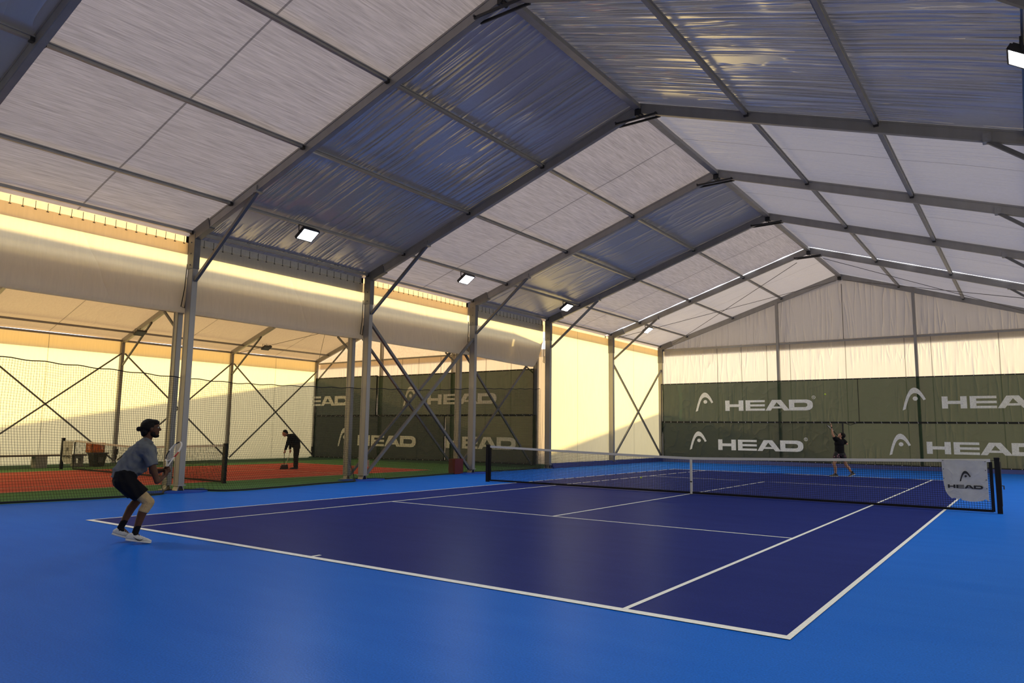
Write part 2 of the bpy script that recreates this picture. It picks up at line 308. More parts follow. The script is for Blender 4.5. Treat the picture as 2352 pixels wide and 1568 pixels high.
# purlins
PX = [(-9.47, 'left eave beam'), (-7.93, 'lower left roof purlin'), (-5.42, 'middle left roof purlin'), (-2.93, 'upper left roof purlin'), (XC, 'ridge purlin'),
      (2.38, 'upper right roof purlin'), (4.9, 'middle right roof purlin'), (7.3, 'lower right roof purlin'), (9.11, 'right eave beam')]
BN = ['in the roof bay above and behind the camera', 'in the roof bay at the upper left', 'in the blue roof bay with the nearest floodlight', 'in the pale roof bay with the second floodlight',
      'in the blue roof bay with the third floodlight', 'in the pale roof bay above the yellow side wall', 'in the last roof bay before the far gable']
for b in range(7):
    for x, nm in PX:
        y0, y1 = yf(b, max(min(x, XR), XL)) + .06, yf(b + 1, max(min(x, XR), XL)) - .06
        ev = abs(x) > 9
        z = (ZE + .17) if ev else zb(x) + (.165 if x != XC else .13)
        m = MB(); hh = .07 if x != XC else .1
        m.beam((x, y0, z), (x, y1, z), .075 if x != XC else .16, hh)
        if not ev:
            m.beam((x - .05, y0, z + hh / 2 - .01), (x - .05, y1, z + hh / 2 - .01), .03, .02); m.beam((x + .05, y0, z + hh / 2 - .01), (x + .05, y1, z + hh / 2 - .01), .03, .02)
        t = thing('purlin' if not ev else 'eave_beam', 'grey aluminium %s %s' % (nm, BN[b]), 'beam', (x, y0, z), 'beams of the main roof')
        part(m, 'bar', ALU, t)
        for yy in (y0 + .03, y1 - .03):
            m = MB(); m.box(x - .045, x + .045, yy - .03, yy + .03, z - .06, z + .02); part(m, 'end_clamp', DARKM, t)
# roof skins of the main hall, one sheet per bay and slope
LM = [ROOFD, ROOFB, ROOFD, ROOFB, ROOFD2, ROOFB, ROOFB]
LM[0] = ROOFD2; LM[6] = ROOFR
RM = [ROOFR, ROOFR, ROOFDR, ROOFR, ROOFR, ROOFR, ROOFR]
k = 0
for b in range(7):
    for side in (0, 1):
        x0, x1 = (-9.8, XC) if side == 0 else (XC, 9.44)
        def fn(u, v, b=b, x0=x0, x1=x1, side=side):
            x = x0 + (x1 - x0) * u; xx = max(min(x, XR), XL)
            ya, yb = yf(b, xx), yf(b + 1, xx)
            if b == 6: yb += .32
            if b == 5: yb -= .095 + .035 * math.sin(x * 4.1) + .02 * math.sin(x * 9)
            if b == 0: ya -= .2
            y = ya * (1 - v) + yb * v
            zz = (ZE + SL * (x - XL)) if side == 0 else (ZE + SL * (XR - x))
            d = abs(((u * 3.7) % 1) - .5) * 2
            return (x, y, zz + TOP + .035 * math.sin(PI * v) * (1 - d * d * .6))
        m = MB(); m.grid(fn, 48, 14); yc = (yf(b, x0 / 2) + yf(b + 1, x0 / 2)) / 2
        o = m.build('ceiling' if k == 0 else 'ceiling.%03d' % k, (LM if side == 0 else RM)[b], smooth=True, loc=((x0 + x1) / 2, yc, 7.5)); struct(o); k += 1

# far gable: posts, rail, wall sheets
for x, lb in ((-3.17, 'left'), (2.95, 'right')):
    ztop = (ZE + SL * ((x - XL) if x < XC else (XR - x))) + .02
    t = thing('gable_post', 'tall grey %s post of the far gable wall, dark behind the green banners' % lb, 'post', (x, 31.62, 0), 'posts of the far gable')
    m = MB(); m.box(x - .06, x + .06, 31.52, 31.72, .19, ztop); part(m, 'post', ALU, t)
    m = MB(); m.box(x - .11, x + .11, 31.5, 31.74, .17, .2); part(m, 'base_plate', STEEL, t)
for x0, x1, lb in ((-9.35, -3.23, 'left of the left post'), (-3.11, 2.89, 'between the two posts'), (3.01, 9.0, 'right of the right post')):
    m = MB(); m.beam((x0, 31.62, 6.05), (x1, 31.62, 6.05), .1, .09)
    tag(m.build('gable_rail', ALU, loc=((x0 + x1) / 2, 31.62, 6.05)), 'grey horizontal rail across the far gable, %s' % lb, 'beam', 'rails of the far gable')
m = MB(); m.grid(lambda u, v: (-9.6 + 18.85 * u, 31.84, .1 + 6.05 * v), 60, 12); struct(m.build('wall_far', GABF))
def gz(x): return (ZE + SL * ((x - XL) if x < XC else (XR - x))) + .22
m = MB(); m.grid(lambda u, v: ((-9.6 + 18.85 * u), 31.9 + .0 * v, 5.78 + v * (gz(-9.6 + 18.85 * u) - 5.78)), 60, 14); struct(m.build('wall_far_upper', GUP))
m = MB(); m.beam((-.12, 31.83, 6.1), (-.12, 31.83, 8.85), .02, .02); struct(m.build('trim_4', CORD))
# near gable behind the camera, right wall
m = MB(); m.grid(lambda u, v: (-9.6 + 18.85 * u, -7.15, -.02 + v * (gz(-9.6 + 18.85 * u) + .02)), 30, 8); struct(m.build('wall_near', GUP))
for b in range(7):
    m = MB(); m.grid(lambda u, v, b=b: (9.26, YT[b] + (YT[b + 1] - YT[b]) * u, -.02 + v * 6.3), 6, 6)
    struct(m.build('wall_right' if b == 0 else 'wall_right.%03d' % b, WALLF, loc=(9.26, (YT[b] + YT[b + 1]) / 2, 3)))
# left wall of the two last bays
for b in (5, 6):
    m = MB(); m.grid(lambda u, v, b=b: (-9.64 - .015 * math.sin(PI * u), YE[b] + (YE[b + 1] + .3 * (b == 6) - YE[b]) * u, .13 + v * 5.95), 16, 16)
    struct(m.build('wall_left' if b == 5 else 'wall_left.001', WALLF, loc=(-9.64, (YE[b] + YE[b + 1]) / 2 - .1, 3), smooth=True))
# outer valances under the eave
for b in range(7):
    m = MB(); y0, y1 = YE[b] - .04, YE[b + 1] + .04 + .35 * (b == 6)
    m.grid(lambda u, v: (-9.8 - .0 * v, y0 + (y1 - y0) * u, 5.77 + v * .47), 8, 2)
    struct(m.build('trim_%d' % (20 + b), VALD if b in (0, 2, 4) else VALB, loc=(-9.8, (y0 + y1) / 2, 6)))
    m = MB(); m.grid(lambda u, v: (9.44, y0 + (y1 - y0) * u, 5.77 + v * .42), 4, 1); struct(m.build('trim_%d' % (30 + b), VALD, loc=(9.44, (y0 + y1) / 2, 6)))

# rolled side curtains
CN = ['at the left edge of the view, behind the nearest side column', 'below the nearest floodlight', 'above the dark red box', 'with its loose end curling beside the yellow wall']
for k, b in enumerate((1, 2, 3, 4)):
    y0, y1 = YE[b] + .01, YE[b + 1] - .01
    prof = [(-9.74, 6.05), (-9.74, 5.75), (-9.735, 5.45), (-9.71, 5.15), (-9.68, 4.9), (-9.655, 4.65), (-9.65, 4.5), (-9.66, 4.38), (-9.70, 4.31), (-9.76, 4.29), (-9.82, 4.33), (-9.86, 4.45), (-9.88, 4.7), (-9.885, 5.0)]
    def fn(u, v, y0=y0, y1=y1, b=b):
        q = v * (len(prof) - 1); i = min(int(q), len(prof) - 2); f = q - i
        x = prof[i][0] * (1 - f) + prof[i + 1][0] * f; z = prof[i][1] * (1 - f) + prof[i + 1][1] * f
        y = y0 + (y1 - y0) * u
        s = math.sin(PI * u) * .03 * (1 if z < 5 else .2)
        sag = 0
        if b == 4:
            e = max(0, (u - .84) / .16); low = max(0, min(1, (5.35 - z) / .9)); y -= .18 * e * low * 1.0; z += .95 * e ** 1.7 * low; z -= .12 * u * low
        if z < 5.9: z -= .03 * math.sin(PI * u)
        return (x + s * .3, y, z)
    t = thing('side_curtain', 'rolled white side curtain %s' % CN[k], 'curtain', (-9.74, (y0 + y1) / 2, 6.05), 'rolled side curtains')
    m = MB(); m.grid(fn, 40, 39); part(m, 'sheet', DRAPE, t, smooth=True)
    n = 22
    for j in range(n):
        y = y0 + (y1 - y0) * (j + .5) / n; m = MB(); m.box(-9.735, -9.725, y - .025, y + .025, 6.01, 6.025); m.box(-9.735, -9.725, y - .004, y + .004, 6.02, 6.2)
        part(m, 'lacing_hook', CORD, t)
    m = MB(); zz = 5.6
    m.tube([(-9.69, y1 - .02, 5.5), (-9.66, y1 - .06, 4.9), (-9.63, y1 - .14, 4.42), (-9.64, y1 - .04, 4.40), (-9.66, y1 + .0, 4.7)], .012, 6)
    part(m, 'edge_cord', CORD, t)

# ---------------------------------------------------------------- side hall (annex)
AX0, AXR, AX1 = -24.3, -17.2, -10.0; AZ = 5.05; AS = .333
def az(x): return AZ + AS * ((x - AX0) if x < AXR else (AX1 - .0 - x))
AFL = ['behind the camera end', 'at the left edge beyond the crouching player', 'with its column pair behind the crouching player', 'with its column behind the racket player', 'left of the sweeping person', 'at the end wall with the green banners']
for i in range(6):
    y = YT[i]
    t = thing('tent_frame', 'warm lit frame of the lower side hall %s' % AFL[i], 'tent frame', (AXR, y, 0), 'frames of the side hall')
    for sgn, xi in ((-1, AX0), (1, AX1)):
        xa, xb = (xi - .2, xi) if sgn < 0 else (xi, xi + .0)
        if sgn > 0: xa, xb = -10.2, -9.98
        m = MB(); m.box(xa, xb, y - .06, y + .06, .12, AZ + .1); m.box(xa + .02, xa + .05, y - .068, y + .068, .12, AZ); m.box(xb - .05, xb - .02, y - .068, y + .068, .12, AZ)
        part(m, 'column', ALU, t)
        m = MB(); m.box(xa - .04, xb + .04, y - .12, y + .12, 0, .02); m.beam(((xa + xb) / 2, y - .07, .01), ((xa + xb) / 2, y - .02, .14), .16, .02); m.beam(((xa + xb) / 2, y + .07, .01), ((xa + xb) / 2, y + .02, .14), .16, .02)
        part(m, 'base_plate', STEEL, t)
        m = MB(); m.beam((xi + sgn * .1, y, AZ + .07), (AXR, y, az(AXR) + .1), .11, .2); part(m, 'rafter', ALU, t)
        if sgn < 0:
            m = MB(); m.beam((xi, y, 4.08), (xi + 2.15, y, az(xi + 2.15)), .06, .06); part(m, 'knee_brace', ALUD, t)
        else:
            m = MB(); m.beam((-10.2, y, 3.98), (-10.75, y, 4.42), .05, .05); part(m, 'knee_brace', ALUD, t)
APX = [(-24.36, 'eave beam', AZ + .09), (-23.45, 'lower purlin', None), (-21.2, 'upper purlin', None), (-10.1, 'header beam', 4.42)]
ABN = ['behind the camera end', 'at the far left edge', 'left of the racket player', 'between the racket player and the sweeper', 'next to the green banner wall']
for b in range(5):
    for x, nm, z in APX:
        zz = z if z else az(x) + .1
        m = MB(); m.beam((x, YT[b] + .05, zz), (x, YT[b + 1] - .05, zz), .08, .08)
        tag(m.build('annex_purlin', ALU, loc=(x, YT[b], zz)), 'thin grey %s of the side hall, bay %s' % (nm, ABN[b]), 'beam', 'beams of the side hall roof')
    for side in (0, 1):
        x0, x1 = (-24.55, AXR) if side == 0 else (AXR, -9.92)
        m = MB(); m.grid(lambda u, v: (x0 + (x1 - x0) * u, YT[b] + (YT[b + 1] - YT[b]) * v, AZ + .23 + AS * ((x0 + (x1 - x0) * u - AX0) if side == 0 else (-10.1 - x0 - (x1 - x0) * u)) + .03 * math.sin(PI * v)), 16, 8)
        struct(m.build('ceiling_annex' if b + side == 0 else 'ceiling_annex.%03d' % (b * 2 + side), AROOF, smooth=True, loc=((x0 + x1) / 2, (YT[b] + YT[b + 1]) / 2, 6)))
    m = MB(); m.grid(lambda u, v: (-24.44, YT[b] + (YT[b + 1] - YT[b]) * u, -.02 + v * 5.2), 8, 8); struct(m.build('wall_annex_left' if b == 0 else 'wall_annex_left.%03d' % b, WALLF, loc=(-24.44, (YT[b] + YT[b + 1]) / 2, 3)))
    m = MB(); m.grid(lambda u, v: (-24.58, YT[b] + (YT[b + 1] - YT[b]) * u, 4.6 + v * .6), 4, 1); struct(m.build('trim_%d' % (50 + b), VALB, loc=(-24.58, (YT[b] + YT[b + 1]) / 2, 5)))
def agz(x): return AZ + .2 + AS * ((x - AX0) if x < AXR else (-10.1 - x))
m = MB(); m.grid(lambda u, v: (-24.44 + 14.84 * u, 20.14, .02 + 5.0 * v), 60, 12); struct(m.build('wall_annex_far', AGABF))
m = MB(); m.grid(lambda u, v: (-24.44 + 14.5 * u, 20.2, 4.75 + v * (agz(-24.44 + 14.5 * u) - 4.75)), 40, 6); struct(m.build('wall_annex_far_upper', VALB))
m = MB(); m.grid(lambda u, v: (-24.44 + 14.6 * u, -7.15, v * agz(-24.44 + 14.6 * u)), 20, 4); struct(m.build('wall_annex_near', WALLF))
for x, lb in ((-19.42, 'left'), (-14.72, 'right')):
    t = thing('annex_gable_post', 'grey %s post of the side hall end wall behind the green banners' % lb, 'post', (x, 20.0, 0), 'posts of the side hall end wall')
    m = MB(); m.box(x - .06, x + .06, 19.92, 20.08, .1, agz(x) - .15); part(m, 'post', ALU, t)
    m = MB(); m.box(x - .1, x + .1, 19.9, 20.1, .08, .12); part(m, 'base_plate', STEEL, t)
for x0, x1, lb in ((-24.2, -19.5, 'left of the left post'), (-19.35, -14.8, 'between the posts'), (-14.65, -10.2, 'right of the right post')):
    m = MB(); m.beam((x0, 20.0, 5.0), (x1, 20.0, 5.0), .07, .07); tag(m.build('annex_gable_rail', ALU, loc=((x0 + x1) / 2, 20, 5)), 'pale horizontal rail on the side hall end wall, %s' % lb, 'beam', 'rails of the side hall end wall')

# cross braces
def brace(name, x, y0, y1, z0, z1, w, label, grp='diagonal cross braces', zl0=.18):
    t = thing(name, label, 'brace', (x, (y0 + y1) / 2, zl0), grp)
    m = MB(); m.beam((x - .03, y0, z1), (x - .03, y1, z0), w, w); part(m, 'brace_bar', ALUD, t)
    m = MB(); m.beam((x + .03, y0, z0), (x + .03, y1, z1), w, w); part(m, 'brace_bar', ALUD, t)
    m = MB(); m.tube([(x - .06, (y0 + y1) / 2, (z0 + z1) / 2), (x + .07, (y0 + y1) / 2, (z0 + z1) / 2)], .03); part(m, 'centre_bolt', DARKM, t)
brace('cross_brace', -9.46, YE[3] + .08, YE[4] - .08, .16, 4.85, .085, 'thick grey cross brace between the side columns left of the dark red box')
brace('cross_brace', -9.46, YE[6] + .08, YE[7] - .08, .32, 4.95, .075, 'grey cross brace before the yellow wall next to the far gable')
brace('cross_brace', -10.09, YT[3] + .08, YT[4] - .08, .12, 4.75, .07, 'thinner cross brace behind the divider net, left of the dark red box')
brace('cross_brace', -10.09, YT[4] + .08, YT[5] - .32, .2, 4.65, .07, 'dark cross brace in front of the right green banner of the side hall')
for b, lb in ((2, 'right of the crouching player'), (3, 'behind the sweeping person'), (4, 'just left of the side hall banner wall')):
    if b == 2: brace('cross_brace', -24.27, YT[1] + .08, YT[2] - .08, .12, 4.6, .05, 'cross brace on the far side wall beyond the left edge of the view')
    brace('cross_brace', -24.27, YT[b] + .08, YT[b + 1] - .08, .12, 4.6, .055, 'dark cross brace on the yellow wall, %s' % (lb if b != 2 else 'behind the crouching player'))
# roof wind cables
for (p0, p1, lb) in (((-.65, 25.7, 8.75), (-9.2, 31.45, 6.1), 'falling from the last ridge tie to the far left corner'), ((-.3, 31.6, 8.98), (-9.2, 25.8, 6.1), 'rising from the left eave to the far gable peak'),
                     ((.4, 25.7, 8.8), (8.8, 31.5, 6.1), 'falling from the last ridge tie to the right corner'), ((0, 31.6, 8.98), (8.8, 25.8, 6.1), 'running from the gable peak to the right eave')):
    m = MB(); m.tube([p0, p1], .012, 5); tag(m.build('wind_cable', CABLE, loc=p0), 'thin cable %s' % lb, 'cable', 'roof wind cables')
for p0, p1, lb in (((-24.2, 14.95, 5.1), (-17.3, 19.95, 7.3), 'upward'), ((-24.2, 19.95, 5.1), (-17.3, 14.95, 7.3), 'downward')):
    m = MB(); m.tube([p0, p1], .01, 5); tag(m.build('wind_cable', CABLE, loc=p0), 'thin wind cable under the side hall roof running %s to the right' % lb, 'cable', 'side hall wind cables')

# ---------------------------------------------------------------- letters
def H_(): return [[(0, 0), (.053, 0), (.053, 1), (0, 1)], [(.163, 0), (.219, 0), (.219, 1), (.163, 1)], [(.053, .37), (.163, .37), (.163, .63), (.053, .63)]]
def E_(): return [[(.244, 0), (.299, 0), (.299, 1), (.244, 1)]] + [[(.299, a), (.470, a), (.470, b), (.299, b)] for a, b in ((0, .2), (.4, .6), (.8, 1))]
def A_(): return [[(.476, 0), (.535, 0), (.604, .78), (.604, 1), (.552, 1)], [(.604, .78), (.685, 0), (.7485, 0), (.653, 1), (.604, 1)], [(.5525, .2), (.6665, .2), (.648, .38), (.5685, .38)]]
def D_():
    ou = [(.80, 0), (.93, 0), (.965, .05), (.99, .18), (1, .36), (1, .64), (.99, .82), (.965, .95), (.93, 1), (.80, 1)]
    inn = [(.80, .3), (.905, .3), (.925, .32), (.937, .37), (.942, .44), (.942, .56), (.937, .63), (.925, .68), (.905, .7), (.80, .7)]
    q = [[(.741, 0), (.80, 0), (.80, 1), (.741, 1)]]
    for i in range(len(ou) - 1): q.append([ou[i], ou[i + 1], inn[i + 1], inn[i]])
    return q
WORD = H_() + E_() + A_() + D_()
AO = [(240, 563), (247, 530), (256, 495), (266, 455), (277, 417), (290, 378), (303, 345), (320, 312), (340, 285), (360, 271), (380, 267), (400, 272), (420, 285), (440, 308), (460, 338), (480, 376), (500, 420)]
AI = [(274, 548), (280, 520), (287, 492), (296, 462), (306, 432), (316, 405), (326, 384), (338, 364), (352, 350), (368, 341), (384, 339), (400, 342), (416, 351), (432, 367), (447, 387), (461, 409), (474, 434)]
def arch():
    f = lambda p: ((p[0] - 240) / 260, (563 - p[1]) / 296)
    q = [[f(AO[i]), f(AO[i + 1]), f(AI[i + 1]), f(AI[i])] for i in range(len(AO) - 1)]
    q.append([((385 + 28 * math.cos(a * PI / 8) - 240) / 260, (563 - 410 + 28 * math.sin(a * PI / 8)) / 296) for a in range(16)])
    return q
ARCH = arch()
def printed(polys, x, y, z, w_, h, th, name, m_, root, dip=0):
    """polys in unit space onto the plane y (facing -y)"""
    mb = MB()
    for p in polys:
        # even winding
        a = sum(p[i][0] * p[(i + 1) % len(p)][1] - p[(i + 1) % len(p)][0] * p[i][1] for i in range(len(p)))
        if a < 0: p = p[::-1]
        n = len(p); vs = [(x + u * w_, y, z + v * h + dip * u) for u, v in p] + [(x + u * w_, y + th, z + v * h + dip * u) for u, v in p]
        mb.add(vs, [tuple(range(n)), tuple(range(n, 2 * n))[::-1]] + [(i, i + n, (i + 1) % n + n, (i + 1) % n) for i in range(n)])
    return part(mb, name, m_, root)
def reg(x, y, z, r, root, m_):
    mb = MB(); n = 20
    for i in range(n):
        a, b = 2 * PI * i / n, 2 * PI * (i + 1) / n; q = .78
        mb.add([(x + r * math.cos(a), y, z + r * math.sin(a)), (x + r * math.cos(b), y, z + r * math.sin(b)), (x + q * r * math.cos(b), y, z + q * r * math.sin(b)), (x + q * r * math.cos(a), y, z + q * r * math.sin(a))], [(0, 1, 2, 3)])
    for p in ([(-.35, -.5), (-.2, -.5), (-.2, .5), (-.35, .5)], [(-.2, .38), (.25, .38), (.25, .5), (-.2, .5)], [(.15, .05), (.3, .05), (.3, .45), (.15, .45)], [(-.2, -.05), (.25, -.05), (.25, .08), (-.2, .08)], [(.05, -.05), (.2, -.05), (.38, -.5), (.22, -.5)]):
        mb.add([(x + r * a, y, z + r * b) for a, b in p], [(0, 1, 2, 3)])
    return part(mb, 'registered_mark', m_, root)

def banner(label, x0, x1, z0, z1, y, marks, regs=(), grp='green wall banners', zl=None, zr=None, dense=False):
    zl = zl if zl is not None else z0; zr = zr if zr is not None else z0
    t = thing('wall_banner', label, 'banner', ((x0 + x1) / 2, y, z0), grp)
    rnd = random.Random(x0 * 7 + z0)
    ph = [rnd.uniform(0, 6) for _ in range(6)]
    def fn(u, v):
        x = x0 + (x1 - x0) * u; zb_ = zl + (zr - zl) * u; z = zb_ + (z1 - zb_) * v
        w_ = .018 * math.sin(x * 2.3 + ph[0] + z * 1.1) + .012 * math.sin(x * 5.1 + ph[1] - z * 2) + .008 * math.sin(x * 9 + ph[2])
        return (x, y + w_ + .015, z)
    m = MB(); m.grid(fn, int((x1 - x0) * 7), 12); part(m, 'mesh_cloth', BANM2 if dense else BANM, t, smooth=True)
    m = MB()
    m.beam((x0, y - .02, z1 - .015), (x1, y - .02, z1 - .015), .012, .05); m.beam((x0, y - .02, zl + .015), (x1, y - .02, zr + .015), .012, .05)
    m.beam((x0 + .0, y - .02, zl), (x0 + .0, y - .02, z1), .06, .012, up=(1, 0, 0)); m.beam((x1 - .0, y - .024, zr), (x1 - .0, y - .024, z1), .06, .012, up=(1, 0, 0))
    part(m, 'hem', CORD, t)
    m = MB(); nn = int((x1 - x0) / .36)
    for j in range(nn):
        x = x0 + (x1 - x0) * (j + .5) / nn; m.box(x - .012, x + .012, y - .035, y - .027, z1 - .03, z1 - .005)
        zz = zl + (zr - zl) * (j + .5) / nn; m.box(x - .012, x + .012, y - .035, y - .027, zz + .005, zz + .03)
    part(m, 'grommets', WTAPE, t)
    for kind, x, z, w_, h in marks:
        if kind == 'logo': printed(ARCH, x, y - .035, z, w_, h, .004, 'logo', BANP, t)
        elif kind == 'ead': printed([[(a, b) for a, b in p] for p in E_()[1:] + A_() + D_()], x, y - .035, z, w_, h, .004, 'lettering', BANP, t)
        else: printed(WORD, x, y - .035, z, w_, h, .004, 'lettering', BANP, t)
    for x, z, r in regs: reg(x, y - .036, z, r, t, BANP)
    return t
BY = 31.43
banner('upper left green mesh banner on the far wall, with pale arch logo and word', -9.42, .48, 2.12, 4.18, BY, [('logo', -7.46, 2.66, .96, 1.01), ('word', -5.86, 2.70, 4.31, .53)], [(-1.5, 3.33, .085)])
banner('upper right green mesh banner on the far wall, cut by the photo edge', .485, 9.0, 2.12, 4.18, BY, [('logo', 2.31, 2.67, .94, 1.02), ('word', 3.86, 2.74, 4.3, .53)], [(8.3, 3.38, .085)])
banner('lower left green mesh banner behind the net, left of the serving player', -9.42, -.245, .19, 2.115, BY, [('logo', -7.83, .66, .93, .97), ('word', -6.28, .69, 4.22, .54)], [(-1.93, 1.30, .085)], dense=True)
banner('lower right green mesh banner behind the serving player', -.235, 9.0, .18, 2.115, BY, [('logo', 1.68, .64, .88, .98), ('word', 3.18, .75, 4.2, .53)], [(7.5, 1.38, .085)])
AY = 19.80
banner('upper left green banner on the side hall end wall, word cut by the corner', -24.1, -19.47, 2.205, 4.2, AY, [('ead', -25.55, 2.73, 4.05, .5)], grp='green banners of the side hall')
banner('upper right green banner on the side hall end wall, with arch logo and word', -19.47, -10.06, 2.205, 4.16, AY, [('logo', -17.62, 2.66, .84, .93), ('word', -16.06, 2.71, 4.05, .47)], grp='green banners of the side hall')
banner('lower left dark green banner on the side hall end wall', -24.1, -14.97, .04, 2.2, AY, [('logo', -22.18, .63, .86, .95), ('word', -20.7, .71, 3.97, .52)], grp='green banners of the side hall', zr=.14, dense=True)
banner('lower right green banner of the side hall reaching the corner column', -14.97, -9.95, .14, 2.2, AY, [('word', -14.85, .72, 3.9, .53)], grp='green banners of the side hall')
# strap between the two lower far banners
m = MB(); m.box(-.27, -.21, BY - .06, BY - .05, 1.35, 2.1); m.tube([(-.24, BY - .06, 2.12), (.1, BY - .07, 2.0), (.45, BY - .06, 2.12)], .015, 5)
tag(m.build('strap', CORD, loc=(-.24, BY, 1.7)), 'black strap hanging at the join of the lower far banners above the server', 'strap')

# ---------------------------------------------------------------- tennis nets
def tennis_net(name, label, xa, xb, y, hpost, hmid, grp, postlabel, tapew=.06, cell=.0455, th=.0062, netx=None, strap=True):
    t = thing(name, label, 'tennis net', ((xa + xb) / 2, y, 0))
    nx0, nx1 = netx or (xa + .08, xb - .08); xc = (xa + xb) / 2; half = (xb - xa) / 2
    top = lambda x: hmid + (hpost - hmid) * (abs(x - xc) / half) ** 1.15
    for x in (xa, xb):
        m = MB(); m.box(x - .045, x + .045, y - .045, y + .045, 0, hpost + .02); m.box(x - .05, x + .05, y - .05, y + .05, hpost + .0, hpost + .035); o = part(m, 'post', BLACK, t)
        s = 1 if x > xc else -1
        m = MB(); m.tube([(x + s * .05, y, .55), (x + s * .09, y, .55), (x + s * .09, y, .48)], .012, 6); m.tube([(x + s * .045, y - .03, .15), (x + s * .055, y - .03, hpost - .05)], .008, 5); part(m, 'crank', DARKM, t)
    m = MB(); n = int((nx1 - nx0) / cell)
    def off(x, z): return 0.015 * math.sin(x * 1.7) * (1 - z)
    for i in range(n + 1):
        x = nx0 + (nx1 - nx0) * i / n; q = top(x) - .03
        m.beam((x, y + off(x, .1), .05), (x, y, q), th, th)
    rows = 22
    for j in range(1, rows):
        pts = []
        K = 24
        for i in range(K):
            xa_, xb_ = nx0 + (nx1 - nx0) * i / K, nx0 + (nx1 - nx0) * (i + 1) / K
            fa, fb = top(xa_) - .03, top(xb_) - .03; v = j / rows
            m.beam((xa_, y + off(xa_, v), .05 + (fa - .05) * v), (xb_, y + off(xb_, v), .05 + (fb - .05) * v), th, th)
    part(m, 'netting', NETM, t)
    m = MB(); K = 30
    for i in range(K):
        xa_, xb_ = nx0 + (nx1 - nx0) * i / K, nx0 + (nx1 - nx0) * (i + 1) / K
        m.beam((xa_, y, top(xa_) - tapew / 2 + .005), (xb_, y, top(xb_) - tapew / 2 + .005), .02, tapew)
    part(m, 'head_tape', WTAPE, t)
    m = MB(); m.beam((nx0, y, .045), (nx1, y, .045), .012, .05); m.box(nx0 - .03, nx0 + .03, y - .008, y + .008, .03, top(nx0) - .05); m.box(nx1 - .03, nx1 + .03, y - .008, y + .008, .03, top(nx1) - .05)
    m.tube([(xa, y, top(xa) - .02), (nx0, y, top(nx0) - .03)], .006, 5); m.tube([(xb, y, top(xb) - .02), (nx1, y, top(nx1) - .03)], .006, 5)
    part(m, 'border_tape', BLACK, t)
    if strap:
        m = MB(); m.box(xc - .026, xc + .026, y - .02, y + .02, 0.005, hmid + .004); part(m, 'centre_strap', WTAPE, t)
        m = MB(); m.box(xc - .035, xc + .035, y - .03, y + .03, 0, .015); m.box(xc - .028, xc + .028, y - .024, y - .018, .3, .33); part(m, 'anchor', DARKM, t)
    return t
tennis_net('tennis_net', 'tennis net with white head tape across the blue court', -6.41, 6.42, 11.885, 1.07, .914, None, '', netx=(-6.32, 6.31))
tennis_net('tennis_net', 'tennis net of the red side court behind the crouching player', -20.87, -11.08, 6.1, 1.05, .9, None, '', netx=(-19.98, -11.17), th=.006, cell=.055, strap=False)
# signs hung on the nets
def net_sign(label, x0, x1, y, z0, z1, lg, tx, col=SIGNF, grp=None):
    t = thing('net_sign', label, 'sign', ((x0 + x1) / 2, y, z1), grp)
    def low(u):
        if u < .14: return .13 * (1 - u / .14) ** 1.6 + .05
        if u < .36: return .045 + .012 * math.sin(u * 40)
        if u < .88: return .0 + .03 * ((u - .6) / .26) ** 2
        return .04 + .02 * math.sin((u - .88) * 40)
    def fn(u, v):
        h = z1 - z0; xx = x0 + (x1 - x0) * (u + (.05 * (1 - v) ** 3 * (1 - u) * 1.2)); zz = z0 + low(u) * (h / .82) * (1 - v) + (h) * v
        return (xx, y - .012 + .006 * math.sin(u * 9 + v * 5) - .02 * (1 - v) ** 2, zz)
    m = MB(); m.grid(fn, 40, 20); part(m, 'cloth', col, t, smooth=True)
    W_ = x1 - x0; H_2 = z1 - z0
    printed(ARCH, x0 + lg[0] * W_, y - .032, z0 + lg[1] * H_2, lg[2] * W_, lg[3] * H_2, .003, 'logo', SIGNI, t)
    printed(WORD, x0 + tx[0] * W_, y - .034, z0 + tx[1] * H_2, tx[2] * W_, tx[3] * H_2, .003, 'lettering', SIGNI, t)
    m = MB()
    for v in (.98, .77, .54, .33):
        for u in (.035, .965): m.tube([(x0 + u * W_, y - .034, z0 + v * H_2), (x0 + u * W_, y - .026, z0 + v * H_2)], .009, 8)
    part(m, 'grommets', DARKM, t)
net_sign('grey white cloth sign with black arch logo at the right end of the net', 5.46, 6.25, 11.87, .21, 1.035, (.385, .475, .25, .265), (.115, .31, .77, .085))
net_sign('pale cloth sign at the left end of the side court net', -20.79, -20.02, 6.08, .20, .985, (.36, .47, .22, .26), (.12, .27, .74, .11))

# divider net of fine dark mesh between the halls
t = thing('divider_net', 'tall fine dark mesh net hanging between the blue hall and the side hall', 'net', (-9.72, 6.5, 0))
bx = [(-7.2, -9.1)] + [(y, x) for x, y in edge[1:]]
def botx(y):
    for i in range(len(bx) - 1):
        if bx[i][0] <= y <= bx[i + 1][0]: f = (y - bx[i][0]) / (bx[i + 1][0] - bx[i][0]); return bx[i][1] * (1 - f) + bx[i + 1][1] * f
    return -9.5
def colgap(y):
    d = min(abs(y - q) for q in YE); return min(1, max(0, (d - .15) / .5))
def bot(y): return -9.68 + (botx(y) + 9.68) * colgap(y)
def topz(y):
    P = [(-7.2, 3.1), (0, 2.87), (1.66, 2.8), (3.6, 2.71), (5.5, 2.66), (8, 2.71), (13, 2.88), (15, 3.05), (19.9, 3.3)]
    for i in range(len(P) - 1):
        if P[i][0] <= y <= P[i + 1][0]: f = (y - P[i][0]) / (P[i + 1][0] - P[i][0]); return P[i][1] * (1 - f) + P[i + 1][1] * f + .012 * math.sin(y * 9)
    return 3.3
